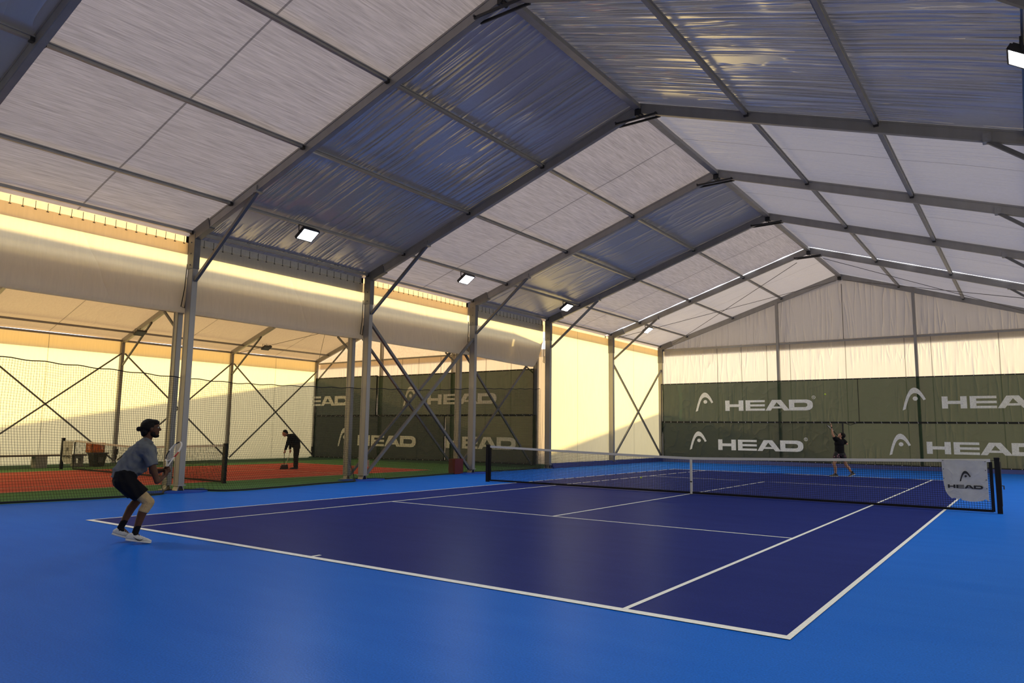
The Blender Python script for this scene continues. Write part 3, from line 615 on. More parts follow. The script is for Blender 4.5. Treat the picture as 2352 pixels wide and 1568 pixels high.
def npt(y, v):
    zt = topz(y); z = .03 + (zt - .03) * v; k = (1 - v) ** 3
    return Vector((-9.72 + (bot(y) + 9.72) * k, y + .02 * math.sin(v * 7 + y * 2.2), z))
m = MB(); TH = .0042; y = -1.2
def strip(m, a, b, th): m.beam(a, b, th, th)
ys = []
while y < 19.85: ys.append(y); y += .052
for y in ys:
    for q in range(6): strip(m, npt(y, (q / 6) ** 1.0), npt(y, ((q + 1) / 6)), TH)
yy = [i * .35 - 1.2 for i in range(61)]
for j in range(1, 52):
    v = j / 52
    for a, b in zip(yy[:-1], yy[1:]):
        if b > 19.95: break
        strip(m, npt(a, v), npt(b, v), TH)
part(m, 'mesh', DIVN, t)
m = MB(); yq = [i * .13 - 1.2 for i in range(162)]
m.tube([npt(y, 1) + Vector((0, 0, .0)) for y in yq], .012, 5); part(m, 'top_rope', CORD, t)
m = MB(); m.tube([npt(y, 0) for y in yq if y < 19.8], .022, 5); part(m, 'weighted_hem', CORD, t)

# ---------------------------------------------------------------- floodlights
LENS = mat('lamp_lens_on', (1, 1, 1), emit=(.95, 1.0, 1.0), estr=18)
LENSO = mat('lamp_lens_off', (.06, .06, .065), .15)
LAMPW = 80
def flood(x, y, z, label, on=True, sc=1, tilt=.45, grp='floodlights', yaw=0):
    t = thing('floodlight', label, 'floodlight', (x, y, z), grp, rz=yaw)
    t.scale = (sc,) * 3
    w_, h, d = .25, .2, .055
    R = Matrix.Rotation(tilt, 4, 'Y')
    def bx_(x0, x1, y0, y1, z0, z1, mb):
        vs = [R @ Vector((a, b, c)) for c in (z0, z1) for b in (y0, y1) for a in (x0, x1)]
        mb.add(vs, [(0, 2, 3, 1), (4, 5, 7, 6), (0, 1, 5, 4), (2, 6, 7, 3), (0, 4, 6, 2), (1, 3, 7, 5)])
    m = MB(); bx_(-h, h, -w_, w_, -.02, .05, m)
    for q in range(7): bx_(-h + .02, h - .02, -w_ + .04 + q * .07, -w_ + .055 + q * .07, .05, .085, m)
    for a, b in ((-h, -h + .025), (h - .025, h)): bx_(a, b, -w_, w_, -.032, -.02, m)
    for a, b in ((-w_, -w_ + .025), (w_ - .025, w_)): bx_(-h, h, a, b, -.032, -.02, m)
    m.build('housing', DARKM, t)
    m = MB(); bx_(-h + .025, h - .025, -w_ + .025, w_ - .025, -.026, -.021, m); m.build('lens', LENS if on else LENSO, t)
    m = MB()
    for s in (-1, 1): m.beam((0, s * (w_ + .015), 0), (-.02, s * (w_ + .015), .2), .03, .008)
    m.beam((-.02, -w_ - .02, .2), (-.02, w_ + .02, .2), .03, .01); m.tube([(-.02, 0, .2), (-.02, 0, .25)], .015); m.build('bracket', DARKM, t)
    if on:
        L = bpy.data.lights.new('lamp_beam', 'AREA'); L.shape = 'RECTANGLE'; L.size = .32; L.size_y = .44; L.energy = LAMPW; L.color = (.90, .97, 1.0); L.spread = math.radians(150)
        o = bpy.data.objects.new('lamp_beam', L); C.objects.link(o); o.parent = t
        o.location = R @ Vector((0, 0, -.04)); o.rotation_euler = (0, tilt, 0)
    return t
for x, y, lb in ((-7.9, 6.0, 'large lit floodlight under the blue roof bay, nearest on the left slope'), (-7.9, 12.5, 'lit floodlight second from the left, under the pale roof bay'), (-7.9, 18.9, 'lit floodlight third along the left slope'),
                 (-7.9, 26.5, 'small lit floodlight nearest the far gable corner'), (7.25, 5.75, 'lit floodlight cut by the right edge of the photo')):
    flood(x, y, zb(x) - .09, lb, tilt=-.6 if x < 0 else .6)
for x, y in ((9.1, 12.3), (9.1, 17.4), (9.1, 22.8), (7.25, -1.9), (-7.9, -2.6)):
    flood(x, y, zb(x) - .09 if x < 9 else 5.99, 'lit floodlight outside the frame of the photo', tilt=-.6 if x < 0 else .6, grp='floodlights out of view')
flood(-22.2, 9.2, 5.28, 'unlit dark floodlight above the player under the side hall roof', on=False, sc=.8, grp='unlit floodlights of the side hall', tilt=-.5)
flood(-22.2, 15.2, 5.28, 'unlit dark floodlight under the side hall roof above the cross brace', on=False, sc=.8, grp='unlit floodlights of the side hall', tilt=-.5)

# ---------------------------------------------------------------- small things of the side hall
CONC = mat('concrete_block', (.30, .29, .26), .9, noise=.1, bump=.4)
WOODG = mat('grey_plank', (.16, .13, .11), .8, noise=.15, stretch=(4, .5, 4))
t = thing('bench', 'long low grey plank bench on blocks along the side hall wall', 'bench', (-22.3, 5, 0))
m = MB(); m.box(-22.5, -22.1, .5, 7.50, .40, .46); part(m, 'plank', WOODG, t)
m = MB(); m.box(-22.45, -22.05, 5.75, 6.12, 0, .40); part(m, 'block_leg', CONC, t)
m = MB(); m.box(-22.45, -22.05, 1.2, 1.57, 0, .40); part(m, 'block_leg', CONC, t)
m = MB()
for a, b, c, d in ((7.08, 7.15, 0, .40), (7.33, 7.4, 0, .40), (7.15, 7.33, .0, .12), (7.15, 7.33, .32, .40)): m.box(-22.45, -22.15, a, b, c, d)
part(m, 'hollow_block_leg', CONC, t)
BIN = mat('bin_plastic', (.012, .016, .014), .4)
ORG = fabric('orange_plastic', (.95, .38, .03), (.95, .32, .02), .55, .03, .4, wscale=9, wamt=.1)
t = thing('bin', 'dark square bin with a flared rim beside the bench', 'bin', (-21.95, 7.8, 0))
m = MB(); m.add([(-22.13, 7.62, 0), (-21.77, 7.62, 0), (-21.77, 7.98, 0), (-22.13, 7.98, 0), (-22.2, 7.55, .5), (-21.7, 7.55, .5), (-21.7, 8.05, .5), (-22.2, 8.05, .5)], [(3, 2, 1, 0), (0, 1, 5, 4), (1, 2, 6, 5), (2, 3, 7, 6), (3, 0, 4, 7)]); part(m, 'body', BIN, t)
m = MB(); m.box(-22.23, -21.67, 7.52, 8.08, .47, .52); part(m, 'rim', BIN, t)
m = MB(); m.box(-21.70, -21.69, 7.72, 7.9, .15, .36); part(m, 'label_plate', mat('grey_label', (.10, .10, .10)), t)
t = thing('crate', 'orange plastic crate standing on the dark bin', 'crate', (-21.98, 7.72, .52))
m = MB(); x0, x1, y0, y1 = -22.2, -21.76, 7.48, 7.96
m.box(x0, x1, y0, y1, .525, .55)
for a in range(7):
    z = .56 + a * .045; m.box(x0, x1, y0, y0 + .015, z, z + .034); m.box(x0, x1, y1 - .015, y1, z, z + .034); m.box(x0, x0 + .015, y0, y1, z, z + .034); m.box(x1 - .015, x1, y0, y1, z, z + .034)
for a, b in ((x0, y0), (x1 - .03, y0), (x0, y1 - .03), (x1 - .03, y1 - .03)): m.box(a, a + .03, b, b + .03, .53, .88)
m.box(x0 - .01, x1 + .01, y0 - .01, y1 + .01, .55, .60)
part(m, 'basket', ORG, t); 
m = MB(); m.box(x0 - .012, x1 + .012, y0 - .012, y1 + .012, .855, .885); part(m, 'rim', ORG, t)
m = MB(); m.box(-9.72, -9.72 + .3, 13.95, 14.4, 0.0, .53); o = m.build('box', mat('dark_red', (.10, .004, .006), .6, noise=.1), loc=(-9.6, 14.2, 0), bevel=.012)
tag(o, 'dark red upright box at the foot of the third side column', 'box')
m = MB(); m.tube([(-15.1, 15.2, .0), (-15.1, 15.2, .27)], .075, 16); m.tube([(-15.1, 15.2, .27), (-15.1, 15.2, .285)], .08, 16); tag(m.build('canister', mat('pale_plastic', (.42, .42, .40), .5), loc=(-15.1, 15.2, 0)), 'small pale grey cylinder standing on the end of the red court', 'canister')
# dark boxes on the annex wall columns (sockets)
for y, lb in ((9.62, 'left of the racket player'), (19.85, 'in the corner by the side hall banners')):
    m = MB(); m.box(-24.3, -24.2, y - .05, y + .05, .34, .58); m.box(-24.28, -24.22, y - .02, y + .02, .15, .34); tag(m.build('switch_box', BLACK, loc=(-24.25, y, .4)), 'small black switch box low on the wall %s' % lb, 'switch box')
# balls
BALL = mat('ball_felt', (.55, .75, .05), .9)
for p, lb in (((-3.66, 16.7, .034), 'yellow tennis ball lying on the court beyond the net'), ((.84, 23.0, 3.02), 'tossed yellow tennis ball in the air above the server')):
    bm = bmesh.new(); bmesh.ops.create_icosphere(bm, subdivisions=3, radius=.0335); me = bpy.data.meshes.new('tennis_ball'); bm.to_mesh(me); bm.free(); me.materials.append(BALL)
    o = bpy.data.objects.new('tennis_ball', me); C.objects.link(o); o.location = p; tag(o, lb, 'ball', 'tennis balls')
    sm = MB(); sm.tube([Vector((.0335 * math.cos(a) * math.cos(.45 * math.sin(2 * a)), .0335 * math.sin(a) * math.cos(.45 * math.sin(2 * a)), .0335 * math.sin(.45 * math.sin(2 * a)))) for a in [2 * PI * i / 32 for i in range(32)]], .0015, 4, closed=True)
    sm.build('seam', WTAPE, o)
# ---------------------------------------------------------------- people
SKIN = mat('skin_dark', (.085, .04, .024), .5, spec=.12, noise=.08, nscale=14)
SKIN2 = mat('skin_light', (.42, .22, .14), .5, noise=.06, nscale=14)
HAIR = mat('hair', (.008, .007, .007), .6, spec=.12, bump=.5, bscale=120, stretch=(1, 1, .3))
GREYT = mat('grey_tshirt', (.125, .135, .148), .9, spec=.12, noise=.1, nscale=6, bump=.7, bscale=9)
BLKC = mat('black_cloth', (.008, .008, .010), .9, spec=.12, bump=.4, bscale=12)
BRACE = mat('beige_knee_sleeve', (.42, .30, .15), .9, noise=.12, nscale=25, bump=.4, bscale=90)
SHOEW = mat('white_shoe', (.52, .52, .50), .6, noise=.15, nscale=18)
SOLE = mat('shoe_sole', (.6, .6, .58), .7)
SHOEB = mat('black_shoe', (.02, .02, .022), .6)
DKTR = mat('dark_trousers', (.02, .019, .015), .9, spec=.12, bump=.3, bscale=14)
NAVYJ = mat('dark_jacket', (.009, .010, .013), .9, spec=.12, bump=.4, bscale=12)

def sph(c, r, rot=None, n=12):
    """ellipsoid vertices"""
    r = (r, r, r) if not isinstance(r, (tuple, list)) else r
    M = Matrix.Rotation(rot, 3, 'Y') if isinstance(rot, (int, float)) else (rot or Matrix.Identity(3))
    vs = []
    for i in range(n // 2 + 1):
        th = PI * i / (n // 2)
        for j in range(n):
            ph = 2 * PI * j / n
            vs.append(Vector(c) + M @ Vector((r[0] * math.sin(th) * math.cos(ph), r[1] * math.sin(th) * math.sin(ph), r[2] * math.cos(th))))
    return vs
def disc(c, d, a, b, up=(0, 1, 0), n=16):
    d = Vector(d).normalized(); u = Vector(up); u = (u - d * u.dot(d)).normalized(); v = d.cross(u)
    return [Vector(c) + u * (a * math.cos(2 * PI * k / n)) + v * (b * math.sin(2 * PI * k / n)) for k in range(n)]
def hullmesh(sets):
    bm = bmesh.new()
    for vs in sets:
        b2 = bmesh.new()
        for v in vs: b2.verts.new(v)
        bmesh.ops.remove_doubles(b2, verts=b2.verts, dist=1e-5)
        r = bmesh.ops.convex_hull(b2, input=b2.verts)
        junk = [g for g in r['geom_interior'] + r['geom_unused'] if isinstance(g, bmesh.types.BMVert)]
        bmesh.ops.delete(b2, geom=list(set(junk)), context='VERTS')
        me = bpy.data.meshes.new('t'); b2.to_mesh(me); b2.free(); bm.from_mesh(me); bpy.data.meshes.remove(me)
    bmesh.ops.recalc_face_normals(bm, faces=bm.faces)
    me = bpy.data.meshes.new('hull'); bm.to_mesh(me); bm.free(); return me
def flesh(name, sets, material, root, voxel=.008, smooth=4, fn=None):
    me = hullmesh(sets); o = bpy.data.objects.new('tmp', me); C.objects.link(o)
    m = o.modifiers.new('r', 'REMESH'); m.mode = 'VOXEL'; m.voxel_size = voxel; m.use_smooth_shade = True
    if smooth:
        s = o.modifiers.new('s', 'SMOOTH'); s.iterations = smooth; s.factor = .5
    dg = bpy.context.evaluated_depsgraph_get(); dg.update(); ev = o.evaluated_get(dg)
    me2 = bpy.data.meshes.new_from_object(ev); bpy.data.objects.remove(o); bpy.data.meshes.remove(me)
    me2.name = name
    if fn:
        for v in me2.vertices: v.co = fn(v.co.copy())
    me2.materials.clear(); me2.materials.append(material)
    for p in me2.polygons: p.use_smooth = True
    q = bpy.data.objects.new(name, me2); C.objects.link(q); q.parent = root; return q
def cap(a, b, ra, rb=None, n=12): return sph(a, ra, n=n) + sph(b, rb if rb is not None else ra, n=n)
def tcap(a, b, ra, rb, end=True):
    """sphere start, flat end"""
    a, b = Vector(a), Vector(b); return sph(a, ra) + disc(b, b - a, rb, rb)
def person(name_label, loc, dirx, group=None):
    ang = math.atan2(dirx[1], dirx[0])
    return thing('person', name_label, 'person', (loc[0], loc[1], 0), group, rz=ang)
def hand(wrist, palm_dir, curl_dir, side, r=.0085, open_=False, spread=1.0):
    """palm plus five fingers; palm_dir points from wrist to knuckles, curl_dir is where fingers bend to, side the thumb direction"""
    w_ = Vector(wrist); p = Vector(palm_dir).normalized(); c_ = Vector(curl_dir); c_ = (c_ - p * c_.dot(p)).normalized(); s = p.cross(c_) * side
    out = []
    kn = w_ + p * .085
    out.append(sph(w_, .024) + sph(kn + s * .026, (.016,) * 3) + sph(kn - s * .03, (.015,) * 3))
    L = [.045, .05, .046, .036]
    for i in range(4):
        b = kn + s * (.028 - i * .019 * spread); l = L[i]
        if open_:
            m1 = b + p * l * .9 + c_ * .006; m2 = m1 + p * l * .6 + c_ * .012; m3 = m2 + p * .014 + c_ * .008
        else:
            m1 = b + p * l * .55 + c_ * l * .55; m2 = m1 - p * l * .25 + c_ * l * .62; m3 = m2 - p * l * .45 + c_ * .004
        out += [cap(b, m1, r, r * .95, 8), cap(m1, m2, r * .95, r * .88, 8), cap(m2, m3, r * .88, r * .75, 8)]
    t0 = w_ + p * .025 + s * .022; t1 = t0 + p * .03 + s * .022 + c_ * .012; t2 = t1 + p * .022 + c_ * (.022 if not open_ else .006)
    out += [cap(t0, t1, .013, .011, 8), cap(t1, t2, .011, .009, 8)]
    return out
def head_sets(c, fwd, up, s=1.0):
    """c centre of the skull"""
    f = Vector(fwd).normalized(); u = Vector(up); u = (u - f * u.dot(f)).normalized(); l = u.cross(f)
    M = Matrix((f, l, u)).transposed()
    P = lambda a, b, d: Vector(c) + (f * a + l * b + u * d) * s
    out = [sph(P(-.012, 0, .03), (.098 * s, .077 * s, .088 * s), M, 18)]
    out.append(sph(P(.035, 0, -.01), (.055 * s, .062 * s, .07 * s), M, 14) + sph(P(.058, 0, -.085), (.03 * s, .032 * s, .022 * s), M, 10))   # jaw
    out.append(sph(P(.055, 0, .05), (.035 * s, .055 * s, .03 * s), M, 12) + sph(P(.07, 0, -.02), (.026 * s, .04 * s, .03 * s), M, 10))
    out.append(sph(P(.088, 0, .028), .009 * s, None, 8) + sph(P(.112, 0, -.008), .012 * s, None, 8) + sph(P(.09, .014, -.018), .008 * s, None, 8) + sph(P(.09, -.014, -.018), .008 * s, None, 8))  # nose
    out.append(sph(P(.088, 0, -.043), (.011 * s, .024 * s, .008 * s), M, 8)); out.append(sph(P(.086, 0, -.056), (.011 * s, .02 * s, .008 * s), M, 8))   # lips
    out.append(sph(P(.082, 0, -.09), (.016 * s, .02 * s, .014 * s), M, 8))    # chin
    for b in (-1, 1):
        out.append(sph(P(.0, b * .077, -.0), (.018 * s, .009 * s, .03 * s), M, 8))   # ear
        out.append(sph(P(.075, b * .03, .045), (.016 * s, .022 * s, .008 * s), M, 8))   # brow
    return out, P, M
def eyes(P, M, s, root):
    for b in (-1, 1):
        m = bmesh.new(); bmesh.ops.create_uvsphere(m, u_segments=12, v_segments=8, radius=.0125 * s); me = bpy.data.meshes.new('eye'); m.to_mesh(me); m.free()
        me.materials.append(mat('eye_white', (.5, .5, .48), .3)) if 'eye_white' not in bpy.data.materials else me.materials.append(bpy.data.materials['eye_white'])
        o = bpy.data.objects.new('eye', me); C.objects.link(o); o.parent = root; o.location = P(.079, b * .03, .022)
        m = bmesh.new(); bmesh.ops.create_uvsphere(m, u_segments=10, v_segments=6, radius=.006 * s); me = bpy.data.meshes.new('iris'); m.to_mesh(me); m.free(); me.materials.append(BLACK)
        q = bpy.data.objects.new('iris', me); C.objects.link(q); q.parent = o; q.location = P(.079, b * .03, .022) * 0 + (P(1, 0, 0) - P(0, 0, 0)).normalized() * .0085
def shoe(heel, toe, up, root, m_, sole_m, swoosh=None, vox=.005, side=1):
    h, t = Vector(heel), Vector(toe); f = (t - h).normalized(); u = Vector(up); u = (u - f * u.dot(f)).normalized(); l = u.cross(f); Ln = (t - h).length
    M = Matrix((f, l, u)).transposed(); P = lambda a, b, d: h + f * (a * Ln) + l * b + u * d
    up_ = [sph(P(.13, 0, .045), (.045, .034, .035), M) + sph(P(.2, 0, .085), (.04, .034, .02), M), sph(P(.13, 0, .04), (.04, .034, .03), M) + sph(P(.5, 0, .045), (.05, .038, .03), M) + sph(P(.32, 0, .085), (.03, .03, .015), M),
           sph(P(.45, 0, .05), (.05, .038, .035), M) + sph(P(.8, .003, .032), (.045, .044, .022), M), sph(P(.7, 0, .034), (.05, .045, .024), M) + sph(P(.93, 0, .026), (.022, .035, .016), M)]
    o = flesh('shoe', up_, m_, root, vox, 3)
    so = [[P(a, b, d) for a, b in ((.0, -.025), (.0, .025), (.06, .036), (.06, -.036), (.5, -.036), (.5, .036), (.78, -.048), (.78, .048), (.97, -.03), (.97, .03), (1.0, 0)) for d in (0, .022)]]
    flesh('sole', so, sole_m, o, vox, 2)
    lc = []
    for q in range(4):
        a = .42 + q * .08; lc.append(cap(P(a, -.025, .088 - q * .008), P(a + .02, .025, .088 - q * .008), .0045, .0045, 6))
    flesh('laces', lc, SOLE, o, .003, 1)
    if swoosh:
        pts = [(.42, .058), (.47, .040), (.54, .030), (.62, .034), (.72, .048), (.83, .066)]; lo = [(.42, .058), (.46, .034), (.53, .020), (.62, .022), (.72, .040), (.83, .066)]
        mb = MB()
        for i in range(len(pts) - 1):
            vs = [P(1.08 - pp[0] * 1.05 + .03, side * .0445 if 1 else 0, pp[1]) for pp in (pts[i], pts[i + 1], lo[i + 1], lo[i])]
            vs2 = [v + l * (side * .004) for v in vs]; mb.add(vs + vs2, [(0, 1, 2, 3), (7, 6, 5, 4), (0, 4, 5, 1), (2, 6, 7, 3), (1, 5, 6, 2), (3, 7, 4, 0)])
        mb.build('shoe_mark', BLACK, o)
    return o
def racket(label, butt, a, b, n_, cols, length=.69, head=(.26, .34)):
    """a axis direction, b width direction"""
    butt = Vector(butt); a = Vector(a).normalized(); b = Vector(b); b = (b - a * b.dot(a)).normalized(); n = a.cross(b)
    t = thing('tennis_racket', label, 'racket', butt); P = lambda x, y, z=0: a * y + b * x + n * z
    hl = head[1]; yc = length - hl / 2
    loop = [P(head[0] / 2 * math.sin(2 * PI * i / 40), yc - hl / 2 * math.cos(2 * PI * i / 40)) for i in range(40)]
    m = MB(); m.tube(loop, .0105, 8, closed=True); 
    for p, i in [(p, k // 8) for k, p in enumerate(m.f)]: pass
    for k in range(len(m.f)):
        i = (k // 8) % 40
        m.m[k] = 1 if (3 <= i <= 6) else (2 if 27 <= i <= 33 or 17 <= i <= 20 else 0)
    m.build('head_frame', cols, t, smooth=True)
    m = MB(); 
    for s in (-1, 1): m.tube([P(s * .008, .2), P(s * .02, .27), P(s * .05, .335), P(s * .075, .385)], .009, 8)
    m.build('throat', cols[0], t, smooth=True)
    m = MB(); m.tube([P(0, 0), P(0, .012), P(0, .013), P(0, .2)], [.019, .019, .0155, .0145], 8); m.build('grip', cols[2] if cols[0] is BLACK else SOLE, t)
    m = MB()
    for i in range(-6, 7):
        x = i * .0185; hh = hl / 2 * math.sqrt(max(0, 1 - (x / (head[0] / 2)) ** 2)); m.tube([P(x, yc - hh), P(x, yc + hh)], .0009, 4)
    for i in range(-8, 9):
        y = i * .0195; ww = head[0] / 2 * math.sqrt(max(0, 1 - (y / (hl / 2)) ** 2)); m.tube([P(-ww, yc + y), P(ww, yc + y)], .0009, 4)
    m.build('strings', SOLE, t)
    return t

# person 1: crouching receiver. local x = facing, y = left, z = up
RW_ = mat('racket_white', (.62, .60, .58), .35); RR_ = mat('racket_red', (.45, .03, .02), .35)
O1 = Vector((-2.628, -.622, 0)); D1 = (.468, .883)
p1 = person('crouching player in grey t-shirt and black shorts holding a white racket', O1, D1)
def W1(v):
    v = Vector(v); return Vector((O1.x + v.x * D1[0] - v.y * D1[1], O1.y + v.x * D1[1] + v.y * D1[0], v.z))
hc = Vector((.055, 0, 1.475))
hs, P, M = head_sets(hc, (1, 0, .04), (0, 0, 1), 1.02)
V = Vector
rS, lS = V((.035, -.175, 1.19)), V((.06, .175, 1.2)); rE, lE = V((.165, -.235, .80)), V((.10, .25, .90)); rWr, lWr = V((.245, -.085, .855)), V((.235, .06, .925))
pel = V((-.22, 0, .85)); rH, lH = V((-.19, -.095, .80)), V((-.21, .095, .80)); rK, lK = V((.085, -.13, .525)), V((-.03, .13, .56)); rA, lA = V((-.05, -.13, .125)), V((-.225, .14, .18))
body = hs + [cap((-.0, 0, 1.29), (.045, 0, 1.42), .056, .052), cap((-.02, -.08, 1.26), (-.02, .08, 1.26), .07), sph((-.06, 0, 1.14), (.11, .155, .14), .45), cap((-.1, 0, 1.05), (-.2, 0, .9), .12, .13), cap(rS, lS, .06),
    cap((-.2, -.08, .84), (-.2, .08, .84), .12),
    cap(rS, rS.lerp(rE, .5), .052, .045), cap(rS.lerp(rE, .5), rE, .047, .036), cap(rE, rE.lerp(rWr, .35), .038, .038), cap(rE.lerp(rWr, .35), rWr, .038, .024),
    cap(lS, lS.lerp(lE, .5), .052, .045), cap(lS.lerp(lE, .5), lE, .047, .036), cap(lE, lE.lerp(lWr, .35), .038, .038), cap(lE.lerp(lWr, .35), lWr, .038, .024),
    cap(rH, rH.lerp(rK, .5), .095, .075), cap(rH.lerp(rK, .5), rK, .076, .056), cap(rK, rK.lerp(rA, .35) + V((-.022, 0, 0)), .054, .056), cap(rK.lerp(rA, .35) + V((-.022, 0, 0)), rA, .056, .034),
    cap(lH, lH.lerp(lK, .5), .095, .075), cap(lH.lerp(lK, .5), lK, .076, .056), cap(lK, lK.lerp(lA, .35) + V((-.022, 0, 0)), .054, .056), cap(lK.lerp(lA, .35) + V((-.022, 0, 0)), lA, .056, .034),
    cap(rA, V((.03, -.135, .05)), .034, .03), cap(lA, V((-.12, .14, .07)), .034, .03)]
ax = V((.26, .68, .68)).normalized(); bt = V((.222, -.03, .815))
body += hand(rWr, V((.03, .045, .03)), ax.cross(V((0, 0, 1))) * -1 + V((.6, 0, .2)), 1)
body += hand(lWr, V((.035, -.02, .01)), V((.2, -1, -.1)), -1)
flesh('body', body, SKIN, p1, .0062, 3)
eyes(P, M, 1, p1)
# hair with a bun at the back
flesh('hair', [sph(P(-.03, 0, .045), (.105, .089, .098), M, 18), sph(P(.03, 0, .085), (.07, .07, .045), M, 14), sph(P(-.075, 0, -.03), (.055, .07, .06), M, 12), sph(P(.062, 0, .075), (.03, .055, .022), M, 10),
    cap((-.045, 0, 1.47), (-.085, 0, 1.478), .026, .03), sph((-.1, 0, 1.478), (.026, .03, .034)), cap((-.03, .04, 1.40), (-.045, 0, 1.41), .03, .02)], HAIR, p1, .006, 2)
flesh('beard', [sph(P(.055, 0, -.088), (.045, .045, .026), M, 12), sph(P(.02, .045, -.06), (.035, .022, .035), M, 10), sph(P(.02, -.045, -.06), (.035, .022, .035), M, 10)], HAIR, p1, .005, 2)
gl = MB()
for b in (-1, 1):
    gl.tube([P(.1, b * .032 + .022 * math.cos(a), .024 + .018 * math.sin(a)) for a in [2 * PI * i / 16 for i in range(16)]], .0025, 5, closed=True); gl.tube([P(.1, b * .054, .03), P(.0, b * .08, .022)], .0022, 5)
gl.tube([P(.102, -.01, .028), P(.102, .01, .028)], .0022, 5)
gl.build('glasses', DARKM, p1)
def crease(v):
    k = .006 * math.sin(v.z * 34 + v.x * 52 + math.sin(v.y * 21) * 2) + .004 * math.sin(v.z * 61 - v.y * 38 + v.x * 17)
    c = V((-.09, 0, 1.05)); d = (v - c); d.z *= .4
    return v + d.normalized() * k
th_ = [cap((-.035, -.1, 1.24), (-.035, .1, 1.25), .093), tcap((0, 0, 1.27), (.045, 0, 1.335), .09, .072),
    sph((-.075, 0, 1.15), (.135, .185, .165), .45), sph((-.1, 0, 1.13), (.14, .18, .13), .45) + disc((-.215, 0, .905), (-.5, 0, -1), .175, .155) , disc((-.215, 0, .91), (-.4, 0, -1), .175, .155) + disc((-.225, 0, .815), (-.25, 0, -1), .19, .16), cap((.02, 0, 1.2), (-.06, 0, .98), .10, .11),
    cap(rS, rS, .085) + disc(rS.lerp(rE, .48), rE - rS, .082, .072), cap(lS, lS, .085) + disc(lS.lerp(lE, .48), lE - lS, .082, .072), cap(rS, (-.05, -.1, 1.2), .085, .1), cap(lS, (-.05, .1, 1.2), .085, .1)]
flesh('t_shirt', th_, GREYT, p1, .0075, 3, crease)
sh_ = [cap((-.215, -.07, .85), (-.215, .07, .85), .145), disc((-.2, 0, .90), (-.3, 0, 1), .18, .14) + sph((-.21, 0, .8), (.14, .17, .09)),
    sph(rH + V((-.03, -.005, -.0)), .13) + disc(rH.lerp(rK, .68), rK - rH, .108, .108), sph(lH + V((-.03, .005, 0)), .13) + disc(lH.lerp(lK, .72), lK - lH, .112, .112)]
flesh('shorts', sh_, BLKC, p1, .0075, 3, lambda v: v + V((0, math.copysign(1, v.y) if abs(v.y) > .1 else 0, 0)) * (.006 * math.sin(v.x * 60 + v.z * 30)))
flesh('knee_sleeve', [disc(rH.lerp(rK, .66), rK - rH, .076, .076) + sph(rK + V((.006, 0, 0)), .067), sph(rK + V((.006, 0, 0)), .067) + disc(rK.lerp(rA, .3) + V((-.018, 0, 0)), rA - rK, .066, .064)], BRACE, p1, .006, 2)
for K_, A_2, nm in ((rK, rA, 1), (lK, lA, 0)):
    flesh('sock', [disc(K_.lerp(A_2, .72) + V((-.006, 0, 0)), A_2 - K_, .044, .042) + sph(A_2, .041), cap(A_2, A_2 + V((.035, 0, -.055)), .042, .036), cap(A_2, A_2 + V((-.02, 0, -.045)), .04, .034)], BLKC, p1, .006, 2)
shoe((-.155, -.135, .05), (.15, -.145, -.0), (.15, 0, 1), p1, SHOEW, SOLE, True, side=-1)
shoe((-.325, .14, .10), (-.03, .13, .0), (.3, 0, 1), p1, SHOEW, SOLE, None)
racket('white and red tennis racket held up in front by the crouching player', W1(bt), W1(bt + ax) - W1(bt), W1(bt + V((.63, -.656, .415))) - W1(bt), None, [RW_, RR_, BLACK])

# person 2: server. local x = image right, y = away from the camera
O2 = Vector((1.044, 23.392, 0)); D2 = (.98, .201)
p2 = person('serving player in black t-shirt and patterned shorts reaching up with one arm', O2, D2)
def W2(v):
    v = Vector(v); return Vector((O2.x + v.x * D2[0] - v.y * D2[1], O2.y + v.x * D2[1] + v.y * D2[0], v.z))
hs, P, M = head_sets((.205, 0, 1.49), (-.72, -.25, .62), (.62, .1, .78), 1.0)
s1, s2 = V((.01, -.08, 1.37)), V((.27, .1, 1.31)); e1, e2 = V((-.075, -.14, 1.545)), V((.385, .16, 1.2)); w1, w2 = V((-.108, -.16, 1.79)), V((.2, .2, 1.37))
h1, h2 = V((.05, -.03, .84)), V((.2, .06, .84)); k1, k2 = V((-.075, -.1, .45)), V((.335, .1, .42)); a1, a2 = V((-.035, -.02, .09)), V((.515, .12, .13))
body = hs + [cap((.14, 0, 1.34), (.19, 0, 1.42), .058), cap(s1, s2, .065), sph((.13, .01, 1.2), (.15, .115, .19)), cap((.125, .01, 1.05), (.125, .01, .88), .125, .13), cap(h1, h2, .1),
    cap(s1, e1, .05, .038), cap(e1, w1, .04, .024), cap(s2, e2, .052, .04), cap(e2, w2, .04, .026),
    cap(h1, k1, .092, .056), cap(k1, k1.lerp(a1, .35) + V((.025, 0, 0)), .053, .055), cap(k1.lerp(a1, .35) + V((.025, 0, 0)), a1, .055, .034), cap(h2, k2, .092, .056), cap(k2, k2.lerp(a2, .35) + V((.02, 0, 0)), .053, .055), cap(k2.lerp(a2, .35) + V((.02, 0, 0)), a2, .055, .034),
    cap(a1, a1 + V((-.08, 0, -.03)), .034, .03), cap(a2, a2 + V((-.03, -.03, -.05)), .034, .03)]
body += hand(w1, (.01, -.0, 1), (-1, -.2, 0), 1, .0095, True) + hand(w2, (-.3, -.2, .5), (-.5, -.6, .2), 1, .0095)
flesh('body', body, SKIN2, p2, .009, 3); eyes(P, M, 1, p2)
flesh('cap_hair', [sph(P(-.03, 0, .05), (.108, .095, .10), M, 16), sph(P(-.06, 0, -.03), (.06, .075, .06), M, 12), sph(P(.05, 0, .08), (.045, .065, .03), M, 10)], HAIR, p2, .008, 2)
